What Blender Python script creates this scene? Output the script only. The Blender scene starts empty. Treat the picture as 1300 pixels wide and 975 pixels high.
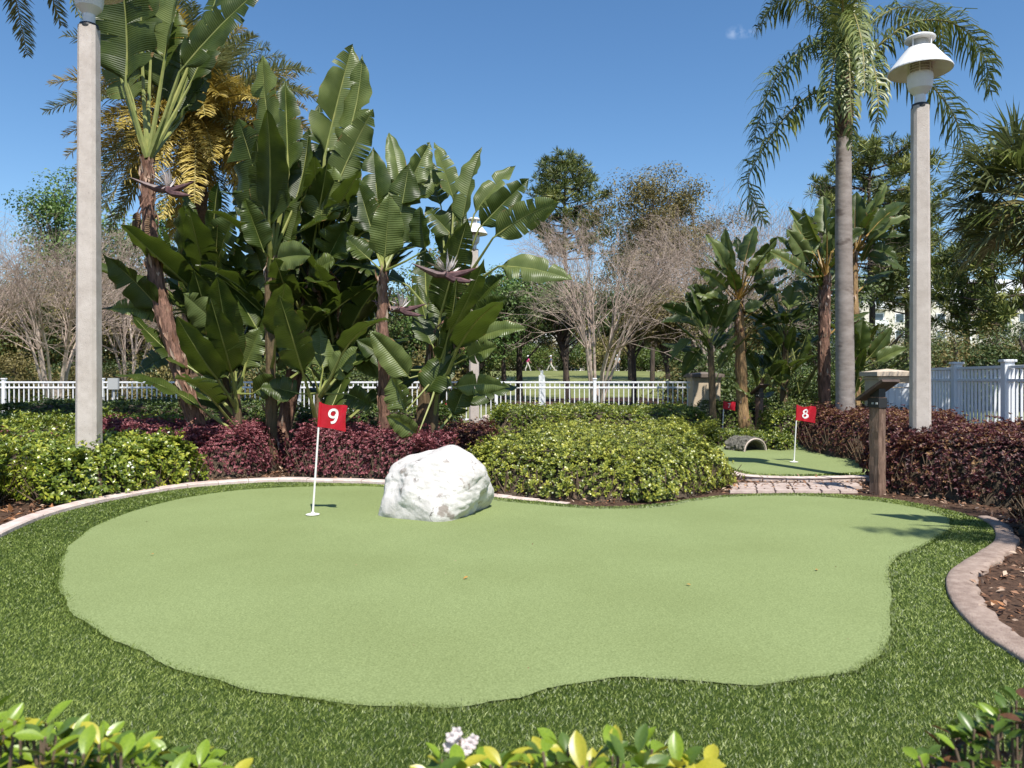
import bpy, bmesh, math, random
import numpy as np
from mathutils import Vector, geometry
rng = np.random.default_rng(7); random.seed(7)
S = bpy.context.scene; C = S.collection; PI = math.pi
# ---------------------------------------------------------------- camera, sky, sun, exposure
FP, HX, HY, EYE = 950.0, 650.0, 480.0, 1.25          # focal length and horizon of the photograph in its own pixels, eye height
cam = bpy.data.cameras.new("camera"); camo = bpy.data.objects.new("camera", cam); C.objects.link(camo)
camo.location = (0, 0, EYE); camo.rotation_euler = (PI / 2, 0, 0)
cam.sensor_width = 36; cam.lens = 36 * FP / 1300; cam.shift_y = -(487.5 - HY) / 1300
cam.clip_start = .05; cam.clip_end = 3000
cam.dof.use_dof = True; cam.dof.focus_distance = 8.5; cam.dof.aperture_fstop = 4.2
S.camera = camo
SUN_EL, SUN_AZ = math.radians(57.6), math.radians(21.8)   # azimuth measured from behind the camera (-Y) towards +X
sd = Vector((math.sin(SUN_AZ) * math.cos(SUN_EL), -math.cos(SUN_AZ) * math.cos(SUN_EL), math.sin(SUN_EL)))
w = bpy.data.worlds.new("World"); S.world = w; w.use_nodes = True
nt = w.node_tree; bg = nt.nodes['Background']
sky = nt.nodes.new('ShaderNodeTexSky'); sky.sky_type = 'NISHITA'; sky.sun_disc = False
sky.sun_elevation = SUN_EL; sky.sun_rotation = math.atan2(sd.x, sd.y)
sky.air_density = 1.0; sky.dust_density = .35; sky.ozone_density = 2.2; sky.altitude = 10
bg.inputs[1].default_value = .118
hs = nt.nodes.new('ShaderNodeHueSaturation'); hs.inputs['Saturation'].default_value = 1.2
nt.links.new(sky.outputs[0], hs.inputs['Color'])
# one small wisp of cloud high over the garden
tc = nt.nodes.new('ShaderNodeTexCoord')
mp = nt.nodes.new('ShaderNodeMapping'); mp.inputs['Location'].default_value = (-.275, -.862, -.420)
dd = Vector(((942 - HX) / FP, 1, (HY - 40) / FP)).normalized(); mp.inputs['Location'].default_value = tuple(-dd)
mp2 = nt.nodes.new('ShaderNodeMapping'); mp2.inputs['Scale'].default_value = (50, 50, 130)
nz = nt.nodes.new('ShaderNodeTexNoise'); nz.inputs['Scale'].default_value = 60; nz.inputs['Detail'].default_value = 5
ln = nt.nodes.new('ShaderNodeVectorMath'); ln.operation = 'LENGTH'
rm = nt.nodes.new('ShaderNodeMapRange'); rm.inputs[1].default_value = .2; rm.inputs[2].default_value = 1.1; rm.inputs[3].default_value = .75; rm.inputs[4].default_value = 0
mu = nt.nodes.new('ShaderNodeMath'); mu.operation = 'MULTIPLY'
rn = nt.nodes.new('ShaderNodeMapRange'); rn.inputs[1].default_value = .4; rn.inputs[2].default_value = .75
mx = nt.nodes.new('ShaderNodeMix'); mx.data_type = 'RGBA'; mx.inputs[7].default_value = (5.5, 6.2, 7.5, 1)
L = nt.links.new
L(tc.outputs['Generated'], mp.inputs[0]); L(mp.outputs[0], mp2.inputs[0]); L(mp2.outputs[0], ln.inputs[0]); L(ln.outputs['Value'], rm.inputs[0])
L(tc.outputs['Generated'], nz.inputs['Vector']); L(nz.outputs[0], rn.inputs[0]); L(rm.outputs[0], mu.inputs[0]); L(rn.outputs[0], mu.inputs[1])
L(mu.outputs[0], mx.inputs[0]); L(hs.outputs[0], mx.inputs[6]); L(mx.outputs[2], bg.inputs[0])
sl = bpy.data.lights.new("sun", 'SUN'); slo = bpy.data.objects.new("sun", sl); C.objects.link(slo)
sl.energy = 5.0; sl.angle = math.radians(.53); sl.color = (1, .955, .88)
slo.rotation_euler = sd.to_track_quat('Z', 'Y').to_euler(); slo.location = (3, -6, 12)
S.view_settings.view_transform = 'Standard'; S.view_settings.look = 'None'; S.view_settings.exposure = .45; S.view_settings.gamma = 1
S.cycles.max_bounces = 6; S.cycles.transparent_max_bounces = 4; S.cycles.caustics_reflective = False; S.cycles.caustics_refractive = False
# ---------------------------------------------------------------- helpers
def P(px, py, Y): return np.array([(px - HX) / FP * Y, Y, EYE - (py - HY) / FP * Y])
def G(px, py, z=0.):
    Y = (EYE - z) * FP / (py - HY); return np.array([(px - HX) / FP * Y, Y, z])
def G2(px, py): g = G(px, py); return (g[0], g[1])
def nrm(v): v = np.asarray(v, float); return v / (np.linalg.norm(v, axis=-1, keepdims=True) + 1e-9)
W = {}
def tag(o, label=None, cat=None, group=None, kind=None):
    if label: o['label'] = label
    if cat: o['category'] = cat
    if group: o['group'] = group
    if kind: o['kind'] = kind
    return o
def thing(name, loc, label, cat, group=None):
    o = bpy.data.objects.new(name, None); C.objects.link(o); o.location = loc; o.empty_display_size = .2
    W[o.name] = np.array(loc, float); return tag(o, label, cat, group)
def mesh(name, V, F, mat, rnd=None, uv=None, smooth=False):
    V = np.asarray(V, np.float32); me = bpy.data.meshes.new(name)
    if isinstance(F, np.ndarray):
        k = F.shape[1]; n = len(F)
        me.vertices.add(len(V)); me.vertices.foreach_set('co', V.ravel())
        me.loops.add(n * k); me.loops.foreach_set('vertex_index', F.astype(np.int32).ravel())
        me.polygons.add(n); me.polygons.foreach_set('loop_start', np.arange(0, n * k, k, dtype=np.int32))
        try: me.polygons.foreach_set('loop_total', np.full(n, k, np.int32))
        except Exception: pass
        me.update(calc_edges=True)
    else:
        me.from_pydata([tuple(v) for v in V.tolist()], [], F)
    if rnd is not None:
        a = me.attributes.new('rnd', 'FLOAT', 'POINT'); a.data.foreach_set('value', np.asarray(rnd, np.float32))
    if uv is not None:
        u = me.uv_layers.new(name='UVMap'); idx = np.zeros(len(me.loops), np.int32); me.loops.foreach_get('vertex_index', idx)
        u.data.foreach_set('uv', np.asarray(uv, np.float32)[idx].ravel())
    if smooth: me.polygons.foreach_set('use_smooth', np.ones(len(me.polygons), bool))
    me.materials.append(mat); return me
def mk(name, V, F, mat, parent=None, loc=None, **k):
    """V in world coordinates; one linked mesh object"""
    V = np.asarray(V, float)
    org = W[parent.name] if parent is not None else np.array(loc if loc is not None else (0, 0, 0), float)
    me = mesh(name, V - org, F, mat, **k)
    o = bpy.data.objects.new(name, me); C.objects.link(o); W[o.name] = org
    if parent is not None: o.parent = parent
    else: o.location = org
    return o
def struct(name, V, F, mat, parent=None, **k): return tag(mk(name, V, F, mat, parent, **k), kind='structure')
def inst(name, me, parent, loc, rot=(0, 0, 0), scale=(1, 1, 1)):
    """another object on a shared mesh; loc in world coordinates"""
    o = bpy.data.objects.new(name, me); C.objects.link(o)
    org = W[parent.name] if parent is not None else np.zeros(3)
    o.parent = parent; o.location = tuple(np.array(loc, float) - org); o.rotation_euler = rot; o.scale = scale
    W[o.name] = np.array(loc, float); return o
def dup(root, loc, rz=0., sc=1., label=None, group=None):
    r = root.copy(); C.objects.link(r); r.location = loc; r.rotation_euler = (0, 0, rz)
    r.scale = (sc, sc, sc) if not hasattr(sc, '__len__') else sc
    if label: r['label'] = label
    if group: r['group'] = group
    for ch in list(root.children):
        c = ch.copy(); C.objects.link(c); c.parent = r
        for g in ch.children:
            d = g.copy(); C.objects.link(d); d.parent = c
    return r
# ---------------------------------------------------------------- materials
def mat(name, c1, c2=None, scale=6., rough=.7, bump=0., bscale=40., attr=False, c3=None, trans=0., tcol=None, spec=.5, coat=0.,
        wave=None, detail=5., stretch=None, spots=None, bdist=.01, mottle=None, veins=None, edge=None):
    m = bpy.data.materials.new(name); m.use_nodes = True; n = m.node_tree.nodes; l = m.node_tree.links.new
    b = n['Principled BSDF']; b.inputs['Roughness'].default_value = rough
    b.inputs['Specular IOR Level'].default_value = spec; b.inputs['Coat Weight'].default_value = coat; b.inputs['Coat Roughness'].default_value = .25
    co = n.new('ShaderNodeTexCoord'); vec = co.outputs['Object']
    if stretch:
        mpn = n.new('ShaderNodeMapping'); mpn.inputs['Scale'].default_value = stretch; l(vec, mpn.inputs[0]); vec = mpn.outputs[0]
    c2 = c2 or c1
    r = n.new('ShaderNodeValToRGB'); r.color_ramp.elements[0].color = (*c1, 1); r.color_ramp.elements[1].color = (*c2, 1)
    if attr:
        a = n.new('ShaderNodeAttribute'); a.attribute_name = 'rnd'; l(a.outputs['Fac'], r.inputs[0])
        if c3: e = r.color_ramp.elements.new(.5); e.color = (*c2, 1); r.color_ramp.elements[2].color = (*c3, 1)
    else:
        t = n.new('ShaderNodeTexNoise'); t.inputs['Scale'].default_value = scale; t.inputs['Detail'].default_value = detail; t.inputs['Roughness'].default_value = .65
        l(vec, t.inputs['Vector']); l(t.outputs['Fac'], r.inputs[0]); r.color_ramp.elements[0].position = .33; r.color_ramp.elements[1].position = .67
        if c3: e = r.color_ramp.elements.new(.5); e.color = (*c3, 1)
    out = r.outputs[0]
    if spots:                                            # (scale, threshold, colour)
        v = n.new('ShaderNodeTexNoise'); v.inputs['Scale'].default_value = spots[0]; v.inputs['Detail'].default_value = 6; l(vec, v.inputs['Vector'])
        mr = n.new('ShaderNodeMapRange'); mr.inputs[1].default_value = spots[1]; mr.inputs[2].default_value = spots[1] + .06; l(v.outputs['Fac'], mr.inputs[0])
        q = n.new('ShaderNodeMix'); q.data_type = 'RGBA'; q.inputs[7].default_value = (*spots[2], 1); l(mr.outputs[0], q.inputs[0]); l(out, q.inputs[6]); out = q.outputs[2]
    if veins:                                            # thin irregular dark lines: (scale, width, colour)
        v = n.new('ShaderNodeTexNoise'); v.inputs['Scale'].default_value = veins[0]; v.inputs['Detail'].default_value = 7; l(vec, v.inputs['Vector'])
        s1 = n.new('ShaderNodeMath'); s1.operation = 'SUBTRACT'; s1.inputs[1].default_value = .5; s2 = n.new('ShaderNodeMath'); s2.operation = 'ABSOLUTE'; l(v.outputs['Fac'], s1.inputs[0]); l(s1.outputs[0], s2.inputs[0])
        mr = n.new('ShaderNodeMapRange'); mr.inputs[1].default_value = 0; mr.inputs[2].default_value = veins[1]; mr.inputs[3].default_value = 1; mr.inputs[4].default_value = 0; l(s2.outputs[0], mr.inputs[0])
        v2 = n.new('ShaderNodeTexNoise'); v2.inputs['Scale'].default_value = veins[0] * 1.7; l(vec, v2.inputs['Vector']); m2 = n.new('ShaderNodeMapRange'); m2.inputs[1].default_value = .45; m2.inputs[2].default_value = .65; l(v2.outputs['Fac'], m2.inputs[0])
        mm = n.new('ShaderNodeMath'); mm.operation = 'MULTIPLY'; l(mr.outputs[0], mm.inputs[0]); l(m2.outputs[0], mm.inputs[1])
        q = n.new('ShaderNodeMix'); q.data_type = 'RGBA'; q.inputs[7].default_value = (*veins[2], 1); l(mm.outputs[0], q.inputs[0]); l(out, q.inputs[6]); out = q.outputs[2]
    if mottle:                                           # broad soft wear: (scale, darkest factor)
        v = n.new('ShaderNodeTexNoise'); v.inputs['Scale'].default_value = mottle[0]; v.inputs['Detail'].default_value = 4; l(vec, v.inputs['Vector'])
        cr = n.new('ShaderNodeValToRGB'); f_ = mottle[1]; cr.color_ramp.elements[0].color = (f_, f_ * 1.0, f_ * .96, 1); cr.color_ramp.elements[0].position = .35; cr.color_ramp.elements[1].position = .62; l(v.outputs['Fac'], cr.inputs[0])
        q = n.new('ShaderNodeMix'); q.data_type = 'RGBA'; q.blend_type = 'MULTIPLY'; q.inputs[0].default_value = 1; l(out, q.inputs[6]); l(cr.outputs[0], q.inputs[7]); out = q.outputs[2]
    if edge:                                             # dry brown leaf margins
        uvn = n.new('ShaderNodeUVMap'); sx = n.new('ShaderNodeSeparateXYZ'); l(uvn.outputs[0], sx.inputs[0]); v = n.new('ShaderNodeTexNoise'); v.inputs['Scale'].default_value = 7; v.inputs['Detail'].default_value = 5; l(vec, v.inputs['Vector'])
        ad = n.new('ShaderNodeMath'); ad.operation = 'MULTIPLY_ADD'; ad.inputs[1].default_value = .75; l(v.outputs['Fac'], ad.inputs[0]); l(sx.outputs[0], ad.inputs[2])
        mr = n.new('ShaderNodeMapRange'); mr.inputs[1].default_value = 1.40; mr.inputs[2].default_value = 1.46; l(ad.outputs[0], mr.inputs[0])
        q = n.new('ShaderNodeMix'); q.data_type = 'RGBA'; q.inputs[7].default_value = (*edge, 1); l(mr.outputs[0], q.inputs[0]); l(out, q.inputs[6]); out = q.outputs[2]
    l(out, b.inputs['Base Color'])
    h = None
    if wave:                                             # lateral veins of big leaves, in uv space
        uvn = n.new('ShaderNodeUVMap'); wm = n.new('ShaderNodeMapping'); wm.inputs['Scale'].default_value = (wave[0], wave[1], 1); l(uvn.outputs[0], wm.inputs[0])
        wv = n.new('ShaderNodeTexWave'); wv.bands_direction = 'Y'; wv.inputs['Scale'].default_value = 1; wv.inputs['Distortion'].default_value = 1.2; wv.inputs['Detail'].default_value = 2
        l(wm.outputs[0], wv.inputs['Vector']); h = wv.outputs['Fac']
        q = n.new('ShaderNodeMix'); q.data_type = 'RGBA'; q.blend_type = 'MULTIPLY'; q.inputs[0].default_value = .20; l(out, q.inputs[6])
        cr = n.new('ShaderNodeValToRGB'); cr.color_ramp.elements[0].color = (.55, .55, .5, 1); l(h, cr.inputs[0]); l(cr.outputs[0], q.inputs[7]); l(q.outputs[2], b.inputs['Base Color']); out = q.outputs[2]
    elif bump:
        t2 = n.new('ShaderNodeTexNoise'); t2.inputs['Scale'].default_value = bscale; t2.inputs['Detail'].default_value = 6; l(vec, t2.inputs['Vector']); h = t2.outputs['Fac']
    if h is not None and bump:
        bp = n.new('ShaderNodeBump'); bp.inputs['Strength'].default_value = bump; bp.inputs['Distance'].default_value = bdist; l(h, bp.inputs['Height']); l(bp.outputs[0], b.inputs['Normal'])
    if trans:
        tr = n.new('ShaderNodeBsdfTranslucent'); ms = n.new('ShaderNodeMixShader'); ms.inputs[0].default_value = trans
        if tcol: tr.inputs[0].default_value = (*tcol, 1)
        else: l(out, tr.inputs[0])
        o = n['Material Output']; l(b.outputs[0], ms.inputs[1]); l(tr.outputs[0], ms.inputs[2]); l(ms.outputs[0], o.inputs[0])
    return m
M = dict(
    putting=mat('putting_turf', (.150, .190, .068), (.305, .365, .155), scale=110, rough=.9, bump=.8, bscale=300, detail=6, spec=.2, bdist=.004, mottle=(.9, .90), spots=(230, .63, (.13, .155, .055))),
    turf_base=mat('turf_backing', (.02, .036, .008), (.045, .072, .015), scale=50, rough=1, spec=.1),
    blade=mat('turf_blade', (.042, .074, .008), (.14, .195, .028), attr=True, c3=(.40, .47, .12), rough=.42, trans=.2, spec=.5),
    soil=mat('mulch_soil', (.035, .02, .013), (.12, .07, .045), scale=30, rough=.95, bump=.9, bscale=60, spec=.2),
    chip=mat('mulch_chip', (.10, .045, .022), (.30, .15, .08), attr=True, c3=(.50, .38, .28), rough=.8),
    litter=mat('dead_leaves', (.22, .09, .03), (.45, .20, .08), attr=True, c3=(.62, .42, .28), rough=.7, trans=.15),
    lawn=mat('golf_lawn', (.13, .15, .045), (.21, .22, .08), scale=.5, rough=.9, bump=.4, bscale=30, spec=.2),
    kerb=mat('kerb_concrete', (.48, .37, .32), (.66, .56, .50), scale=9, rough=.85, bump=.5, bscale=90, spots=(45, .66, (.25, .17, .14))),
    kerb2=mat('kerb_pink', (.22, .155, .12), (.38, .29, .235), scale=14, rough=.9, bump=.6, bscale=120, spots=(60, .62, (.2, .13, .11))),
    paver=mat('paver', (.38, .29, .25), (.52, .42, .36), scale=8, rough=.9, bump=.4, bscale=80),
    rock=mat('boulder', (.43, .405, .375), (.66, .63, .60), scale=3.6, rough=.9, bump=.7, bscale=16, spots=(6.5, .62, (.27, .23, .20)), bdist=.02, detail=11, veins=(4.5, .014, (.10, .085, .07))),
    post=mat('post_concrete', (.45, .39, .34), (.59, .525, .47), scale=6, rough=.9, bump=.6, bscale=160, spots=(70, .66, (.25, .21, .19))),
    lampwhite=mat('lamp_white', (.70, .69, .66), (.80, .79, .77), scale=5, rough=.4),
    lampglass=mat('lamp_glass', (.55, .52, .45), rough=.25, spec=.7),
    dark=mat('dark_metal', (.02, .02, .02), rough=.5),
    white=mat('fence_white', (.74, .75, .76), (.82, .83, .84), scale=3, rough=.45),
    flag=mat('flag_red', (.50, .008, .02), (.62, .012, .03), scale=20, rough=.6, trans=.25),
    digit=mat('flag_digit', (.85, .84, .82), rough=.6),
    pole=mat('pole_white', (.80, .78, .74), rough=.35),
    wood=mat('weathered_wood', (.10, .055, .035), (.28, .18, .13), scale=6, rough=.9, bump=.9, bscale=20, stretch=(5, 5, .5), bdist=.02),
    board=mat('board_dark', (.05, .032, .026), (.10, .065, .05), scale=8, rough=.7, bump=.3, bscale=30),
    stucco=mat('stucco', (.50, .40, .28), (.58, .47, .34), scale=4, rough=.9, bump=.4, bscale=100),
    cap=mat('cap_stone', (.52, .42, .31), (.60, .50, .39), scale=7, rough=.8, bump=.2, bscale=60),
    cap_dark=mat('cap_dark', (.13, .10, .08), (.2, .16, .13), scale=7, rough=.8),
    tunnel=mat('tunnel_rough', (.06, .056, .045), (.20, .185, .15), scale=24, rough=.95, bump=1, bscale=30, bdist=.03),
    hawthorn=mat('leaf_hawthorn', (.045, .08, .010), (.175, .23, .025), attr=True, c3=(.46, .46, .06), rough=.33, trans=.22, spec=.6),
    hawc=mat('leaf_hawthorn_olive', (.045, .068, .012), (.185, .22, .028), attr=True, c3=(.46, .45, .07), rough=.36, trans=.22, spec=.55),
    hawfar=mat('leaf_hedge_far', (.045, .085, .016), (.12, .17, .03), attr=True, c3=(.27, .30, .06), rough=.4, trans=.2),
    purple=mat('leaf_loropetalum', (.035, .022, .012), (.15, .028, .042), attr=True, c3=(.42, .15, .16), rough=.5, trans=.25),
    purple_g=mat('leaf_loropetalum_mixed', (.026, .010, .010), (.125, .030, .038), attr=True, c3=(.33, .19, .07), rough=.5, trans=.25),
    twig=mat('hedge_twigs', (.03, .024, .014), (.10, .07, .045), scale=60, rough=1, bump=.8, bscale=60),
    stem=mat('shrub_stem', (.12, .08, .05), (.20, .14, .09), scale=30, rough=.9),
    bird=mat('leaf_banana', (.022, .038, .006), (.068, .094, .018), scale=2.6, rough=.37, edge=(.22, .13, .05), trans=.14, tcol=(.22, .32, .04), wave=(1.2, 13), bump=.28, spec=.32, bdist=.012),
    bird2=mat('leaf_banana_pale', (.075, .105, .025), (.16, .195, .06), scale=2.6, rough=.36, edge=(.28, .17, .07), trans=.18, tcol=(.3, .38, .06), wave=(1.2, 13), bump=.3, spec=.38, bdist=.012),
    stalk=mat('leaf_stalk', (.16, .20, .05), (.30, .30, .09), scale=5, rough=.45),
    stalk_o=mat('leaf_stalk_orange', (.26, .14, .035), (.36, .24, .06), scale=5, rough=.5),
    btrunk=mat('trunk_brown', (.055, .026, .016), (.30, .16, .11), scale=7, rough=.85, bump=1, bscale=14, stretch=(3, 3, .6), bdist=.03),
    gtrunk=mat('trunk_golden', (.15, .08, .035), (.42, .27, .12), scale=5, rough=.8, bump=1, bscale=14, stretch=(3, 3, .6), bdist=.03),
    btrunk_g=mat('trunk_greenish', (.06, .05, .022), (.19, .12, .06), scale=4, rough=.8, bump=1, bscale=12, stretch=(3, 3, .6), bdist=.03),
    sheath=mat('dry_sheath', (.15, .07, .04), (.36, .22, .15), attr=True, c3=(.55, .42, .33), rough=.8),
    deadleaf=mat('dead_leaf_brown', (.09, .05, .025), (.25, .15, .08), scale=9, rough=.8, wave=(1.2, 13), bump=.5),
    bract=mat('bract_purple', (.05, .022, .022), (.17, .09, .09), scale=9, rough=.5),
    sepal=mat('sepal_white', (.62, .55, .52), (.80, .76, .74), scale=9, rough=.6),
    ptrunk=mat('palm_trunk_grey', (.20, .165, .145), (.33, .285, .26), scale=3, rough=.9, bump=.5, bscale=9, stretch=(1, 1, 2), bdist=.012, spots=(2.2, .60, (.14, .11, .095))),  # dark spots: patches of shadow on the trunk, put into its colour
    dtrunk=mat('palm_trunk_dark', (.05, .03, .02), (.16, .10, .06), scale=9, rough=1, bump=1, bscale=14, bdist=.05),
    frond=mat('frond_green', (.05, .08, .018), (.15, .19, .045), attr=True, c3=(.38, .39, .12), rough=.42, trans=.25),
    frond_y=mat('frond_yellow', (.14, .11, .02), (.46, .35, .07), attr=True, c3=(.78, .63, .24), rough=.5, trans=.25),
    frond_g=mat('frond_greygreen', (.055, .075, .03), (.19, .215, .09), attr=True, c3=(.42, .45, .24), rough=.45, trans=.2),
    rachis=mat('frond_rachis', (.20, .19, .06), (.32, .26, .09), scale=4, rough=.5),
    bark=mat('bark_dark', (.045, .032, .025), (.12, .09, .07), scale=3, rough=1, bump=1, bscale=10, stretch=(3, 3, .5), bdist=.04),
    crape=mat('crape_bark', (.30, .225, .18), (.52, .43, .36), scale=4, rough=.8),
    crape_d=mat('crape_twig', (.29, .21, .17), (.50, .40, .33), scale=1.5, rough=.9),
    pine=mat('pine_needles', (.03, .05, .010), (.12, .155, .03), attr=True, c3=(.36, .36, .09), rough=.5, trans=.15),
    oak=mat('leaf_oak', (.035, .060, .015), (.08, .115, .028), attr=True, c3=(.17, .20, .06), rough=.5, trans=.22),
    oakb=mat('leaf_bright', (.06, .12, .022), (.12, .20, .04), attr=True, c3=(.22, .32, .08), rough=.5, trans=.28),
    olive=mat('leaf_olive', (.10, .085, .022), (.19, .155, .045), attr=True, c3=(.30, .25, .09), rough=.6, trans=.2),
    wall=mat('building_wall', (.60, .56, .48), (.70, .66, .58), scale=.3, rough=.8),
    roof=mat('building_roof', (.62, .64, .66), (.72, .74, .76), scale=.6, rough=.7),
    glass=mat('window_glass', (.03, .05, .07), rough=.1, spec=.9),
    skin=mat('skin', (.45, .27, .19), rough=.6), pink=mat('shirt_pink', (.85, .07, .30), rough=.8), navy=mat('shirt_navy', (.07, .10, .18), rough=.8),
    pale=mat('shirt_pale', (.62, .66, .72), rough=.8), trouser=mat('trousers_pale', (.60, .56, .48), rough=.8), trousd=mat('shorts_dark', (.05, .05, .06), rough=.8),
    cloth_w=mat('cap_white', (.8, .8, .8), rough=.8), hair=mat('hair', (.04, .03, .02), rough=.8),
    petal=mat('petal', (.75, .60, .60), (.88, .84, .82), scale=60, rough=.6, trans=.2),
    yellowleaf=mat('fallen_leaf', (.35, .16, .03), (.5, .28, .06), scale=60, rough=.7),
    bin=mat('utility_grey', (.42, .43, .42), rough=.6), orange=mat('cart_orange', (.75, .30, .03), rough=.5),
)
# ---------------------------------------------------------------- geometry generators
def boxV(x0, x1, y0, y1, z0, z1): return [(x, y, z) for z in (z0, z1) for x, y in ((x0, y0), (x1, y0), (x1, y1), (x0, y1))]
BF = [(3, 2, 1, 0), (4, 5, 6, 7), (0, 1, 5, 4), (1, 2, 6, 5), (2, 3, 7, 6), (3, 0, 4, 7)]
def bevel_box(name, sx, sy, sz, m, b=.01, seg=2):
    """shared mesh of a bevelled box standing on its origin"""
    bm = bmesh.new(); bmesh.ops.create_cube(bm, size=1)
    for v in bm.verts: v.co = (v.co.x * sx, v.co.y * sy, (v.co.z + .5) * sz)
    if b: bmesh.ops.bevel(bm, geom=list(bm.edges), offset=b, segments=seg, affect='EDGES', profile=.6)
    me = bpy.data.meshes.new(name); bm.to_mesh(me); bm.free(); me.materials.append(m); return me
def tube(pts, rad, n=10, wob=0., cap=True, seed=0):
    pts = np.asarray(pts, float); k = len(pts); rad = np.broadcast_to(np.asarray(rad, float), (k,)); r_ = np.random.default_rng(seed)
    T = nrm(np.gradient(pts, axis=0)); up = np.array([.13, .97, .2]); V = []
    for i in range(k):
        a = nrm(np.cross(T[i], up)); b = np.cross(T[i], a)
        for j in range(n):
            th = 2 * PI * j / n; rr = rad[i] * (1 + wob * (r_.random() - .5)); V.append(pts[i] + rr * (a * math.cos(th) + b * math.sin(th)))
    F = [(i * n + j, i * n + (j + 1) % n, (i + 1) * n + (j + 1) % n, (i + 1) * n + j) for i in range(k - 1) for j in range(n)]
    if cap: F.append(tuple(range(n - 1, -1, -1))); F.append(tuple(range((k - 1) * n, k * n)))
    return V, F
def join(*vf):
    V = []; F = []
    for v, f in vf:
        o = len(V); V += [tuple(q) for q in v]; F += [tuple(int(i) + o for i in t) for t in f]
    return V, F
def lathe(prof, n=24, c=(0, 0)):
    V = [(c[0] + r * math.cos(2 * PI * j / n), c[1] + r * math.sin(2 * PI * j / n), z) for r, z in prof for j in range(n)]
    return V, [(i * n + j, i * n + (j + 1) % n, (i + 1) * n + (j + 1) % n, (i + 1) * n + j) for i in range(len(prof) - 1) for j in range(n)]
def segs(A, B, ra, rb, k=3):
    """many thin tapered sticks, batch"""
    A = np.asarray(A, float); B = np.asarray(B, float); n = len(A); T = nrm(B - A)
    up = np.where(np.abs(T[:, 2:3]) > .9, np.array([[1., 0, 0]]), np.array([[0, 0, 1.]])); a = nrm(np.cross(T, up)); b = np.cross(T, a)
    ra = np.broadcast_to(ra, (n,)); rb = np.broadcast_to(rb, (n,)); V = np.zeros((n, 2 * k, 3))
    for j in range(k):
        th = 2 * PI * j / k; o = a * math.cos(th) + b * math.sin(th); V[:, j] = A + o * ra[:, None]; V[:, k + j] = B + o * rb[:, None]
    q = np.array([[j, (j + 1) % k, k + (j + 1) % k, k + j] for j in range(k)]); F = (np.arange(n)[:, None, None] * 2 * k + q[None]).reshape(-1, 4)
    return V.reshape(-1, 3), F
def leaves(Pp, D, N, Ln, Wd, fold=.25, droop=.1):
    """batch of folded four-point leaves: two triangles each"""
    n = len(Pp); D = nrm(D); Sd = nrm(np.cross(D, N)); N = np.cross(Sd, D)
    Ln = np.broadcast_to(Ln, (n,))[:, None]; Wd = np.broadcast_to(Wd, (n,))[:, None]
    V = np.stack([Pp, Pp + D * Ln * .5 + Sd * Wd * .5 + N * fold * Wd, Pp + D * Ln - N * droop * Ln, Pp + D * Ln * .5 - Sd * Wd * .5 + N * fold * Wd], 1)
    F = (np.arange(n)[:, None, None] * 4 + np.array([[0, 1, 2], [0, 2, 3]])[None]).reshape(-1, 3)
    return V.reshape(-1, 3), F
def leaves6(Pp, D, N, Ln, Wd, fold=.22, droop=.12):
    """rounder leaves, four triangles each (obovate: widest towards the tip)"""
    n = len(Pp); D = nrm(D); Sd = nrm(np.cross(D, N)); N = np.cross(Sd, D)
    Ln = np.broadcast_to(Ln, (n,))[:, None]; Wd = np.broadcast_to(Wd, (n,))[:, None]
    f = fold * Wd
    V = np.stack([Pp, Pp + D * Ln * .38 + Sd * Wd * .36 + N * f * .8, Pp + D * Ln * .76 + Sd * Wd * .46 + N * (f - droop * Ln * .5), Pp + D * Ln - N * droop * Ln,
                  Pp + D * Ln * .76 - Sd * Wd * .46 + N * (f - droop * Ln * .5), Pp + D * Ln * .38 - Sd * Wd * .36 + N * f * .8], 1)
    F = (np.arange(n)[:, None, None] * 6 + np.array([[0, 1, 5], [1, 2, 5], [5, 2, 4], [2, 3, 4]])[None]).reshape(-1, 3)
    return V.reshape(-1, 3), F
def rosettes(Pp, A, k, Ln, Wd, spread=(.6, 1.25), tone=None, six=False, r=rng):
    n = len(Pp); A = nrm(A); t = nrm(np.cross(A, r.normal(size=(n, 3)))); b = np.cross(A, t); Vs = []; Fs = []; Rs = []; o = 0
    tone = r.random(n) if tone is None else tone
    for j in range(k):
        th = (2 * PI * j / k + r.random(n) * 1.2)[:, None]; sp = r.uniform(spread[0], spread[1], n)[:, None]
        rad = t * np.cos(th) + b * np.sin(th); D = A * np.cos(sp) + rad * np.sin(sp); N = A * np.sin(sp) - rad * np.cos(sp)
        l_ = Ln * r.uniform(.65, 1.15, n); V, F = (leaves6 if six else leaves)(Pp - A * Ln * .2 * r.random((n, 1)), D, N + r.normal(size=(n, 3)) * .15, l_, l_ * Wd / Ln)
        q = 6 if six else 4
        Vs.append(V); Fs.append(F + o); o += len(V); Rs.append(np.repeat(np.clip(tone + r.normal(size=n) * .16, 0, 1), q))
    return np.concatenate(Vs), np.concatenate(Fs), np.concatenate(Rs)
def inpoly(x, y, poly):
    poly = np.asarray(poly); c = np.zeros(len(x), bool); j = len(poly) - 1
    for i in range(len(poly)):
        xi, yi = poly[i][:2]; xj, yj = poly[j][:2]
        if yi != yj: c ^= ((yi > y) != (yj > y)) & (x < (xj - xi) * (y - yi) / (yj - yi) + xi)
        j = i
    return c
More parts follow.
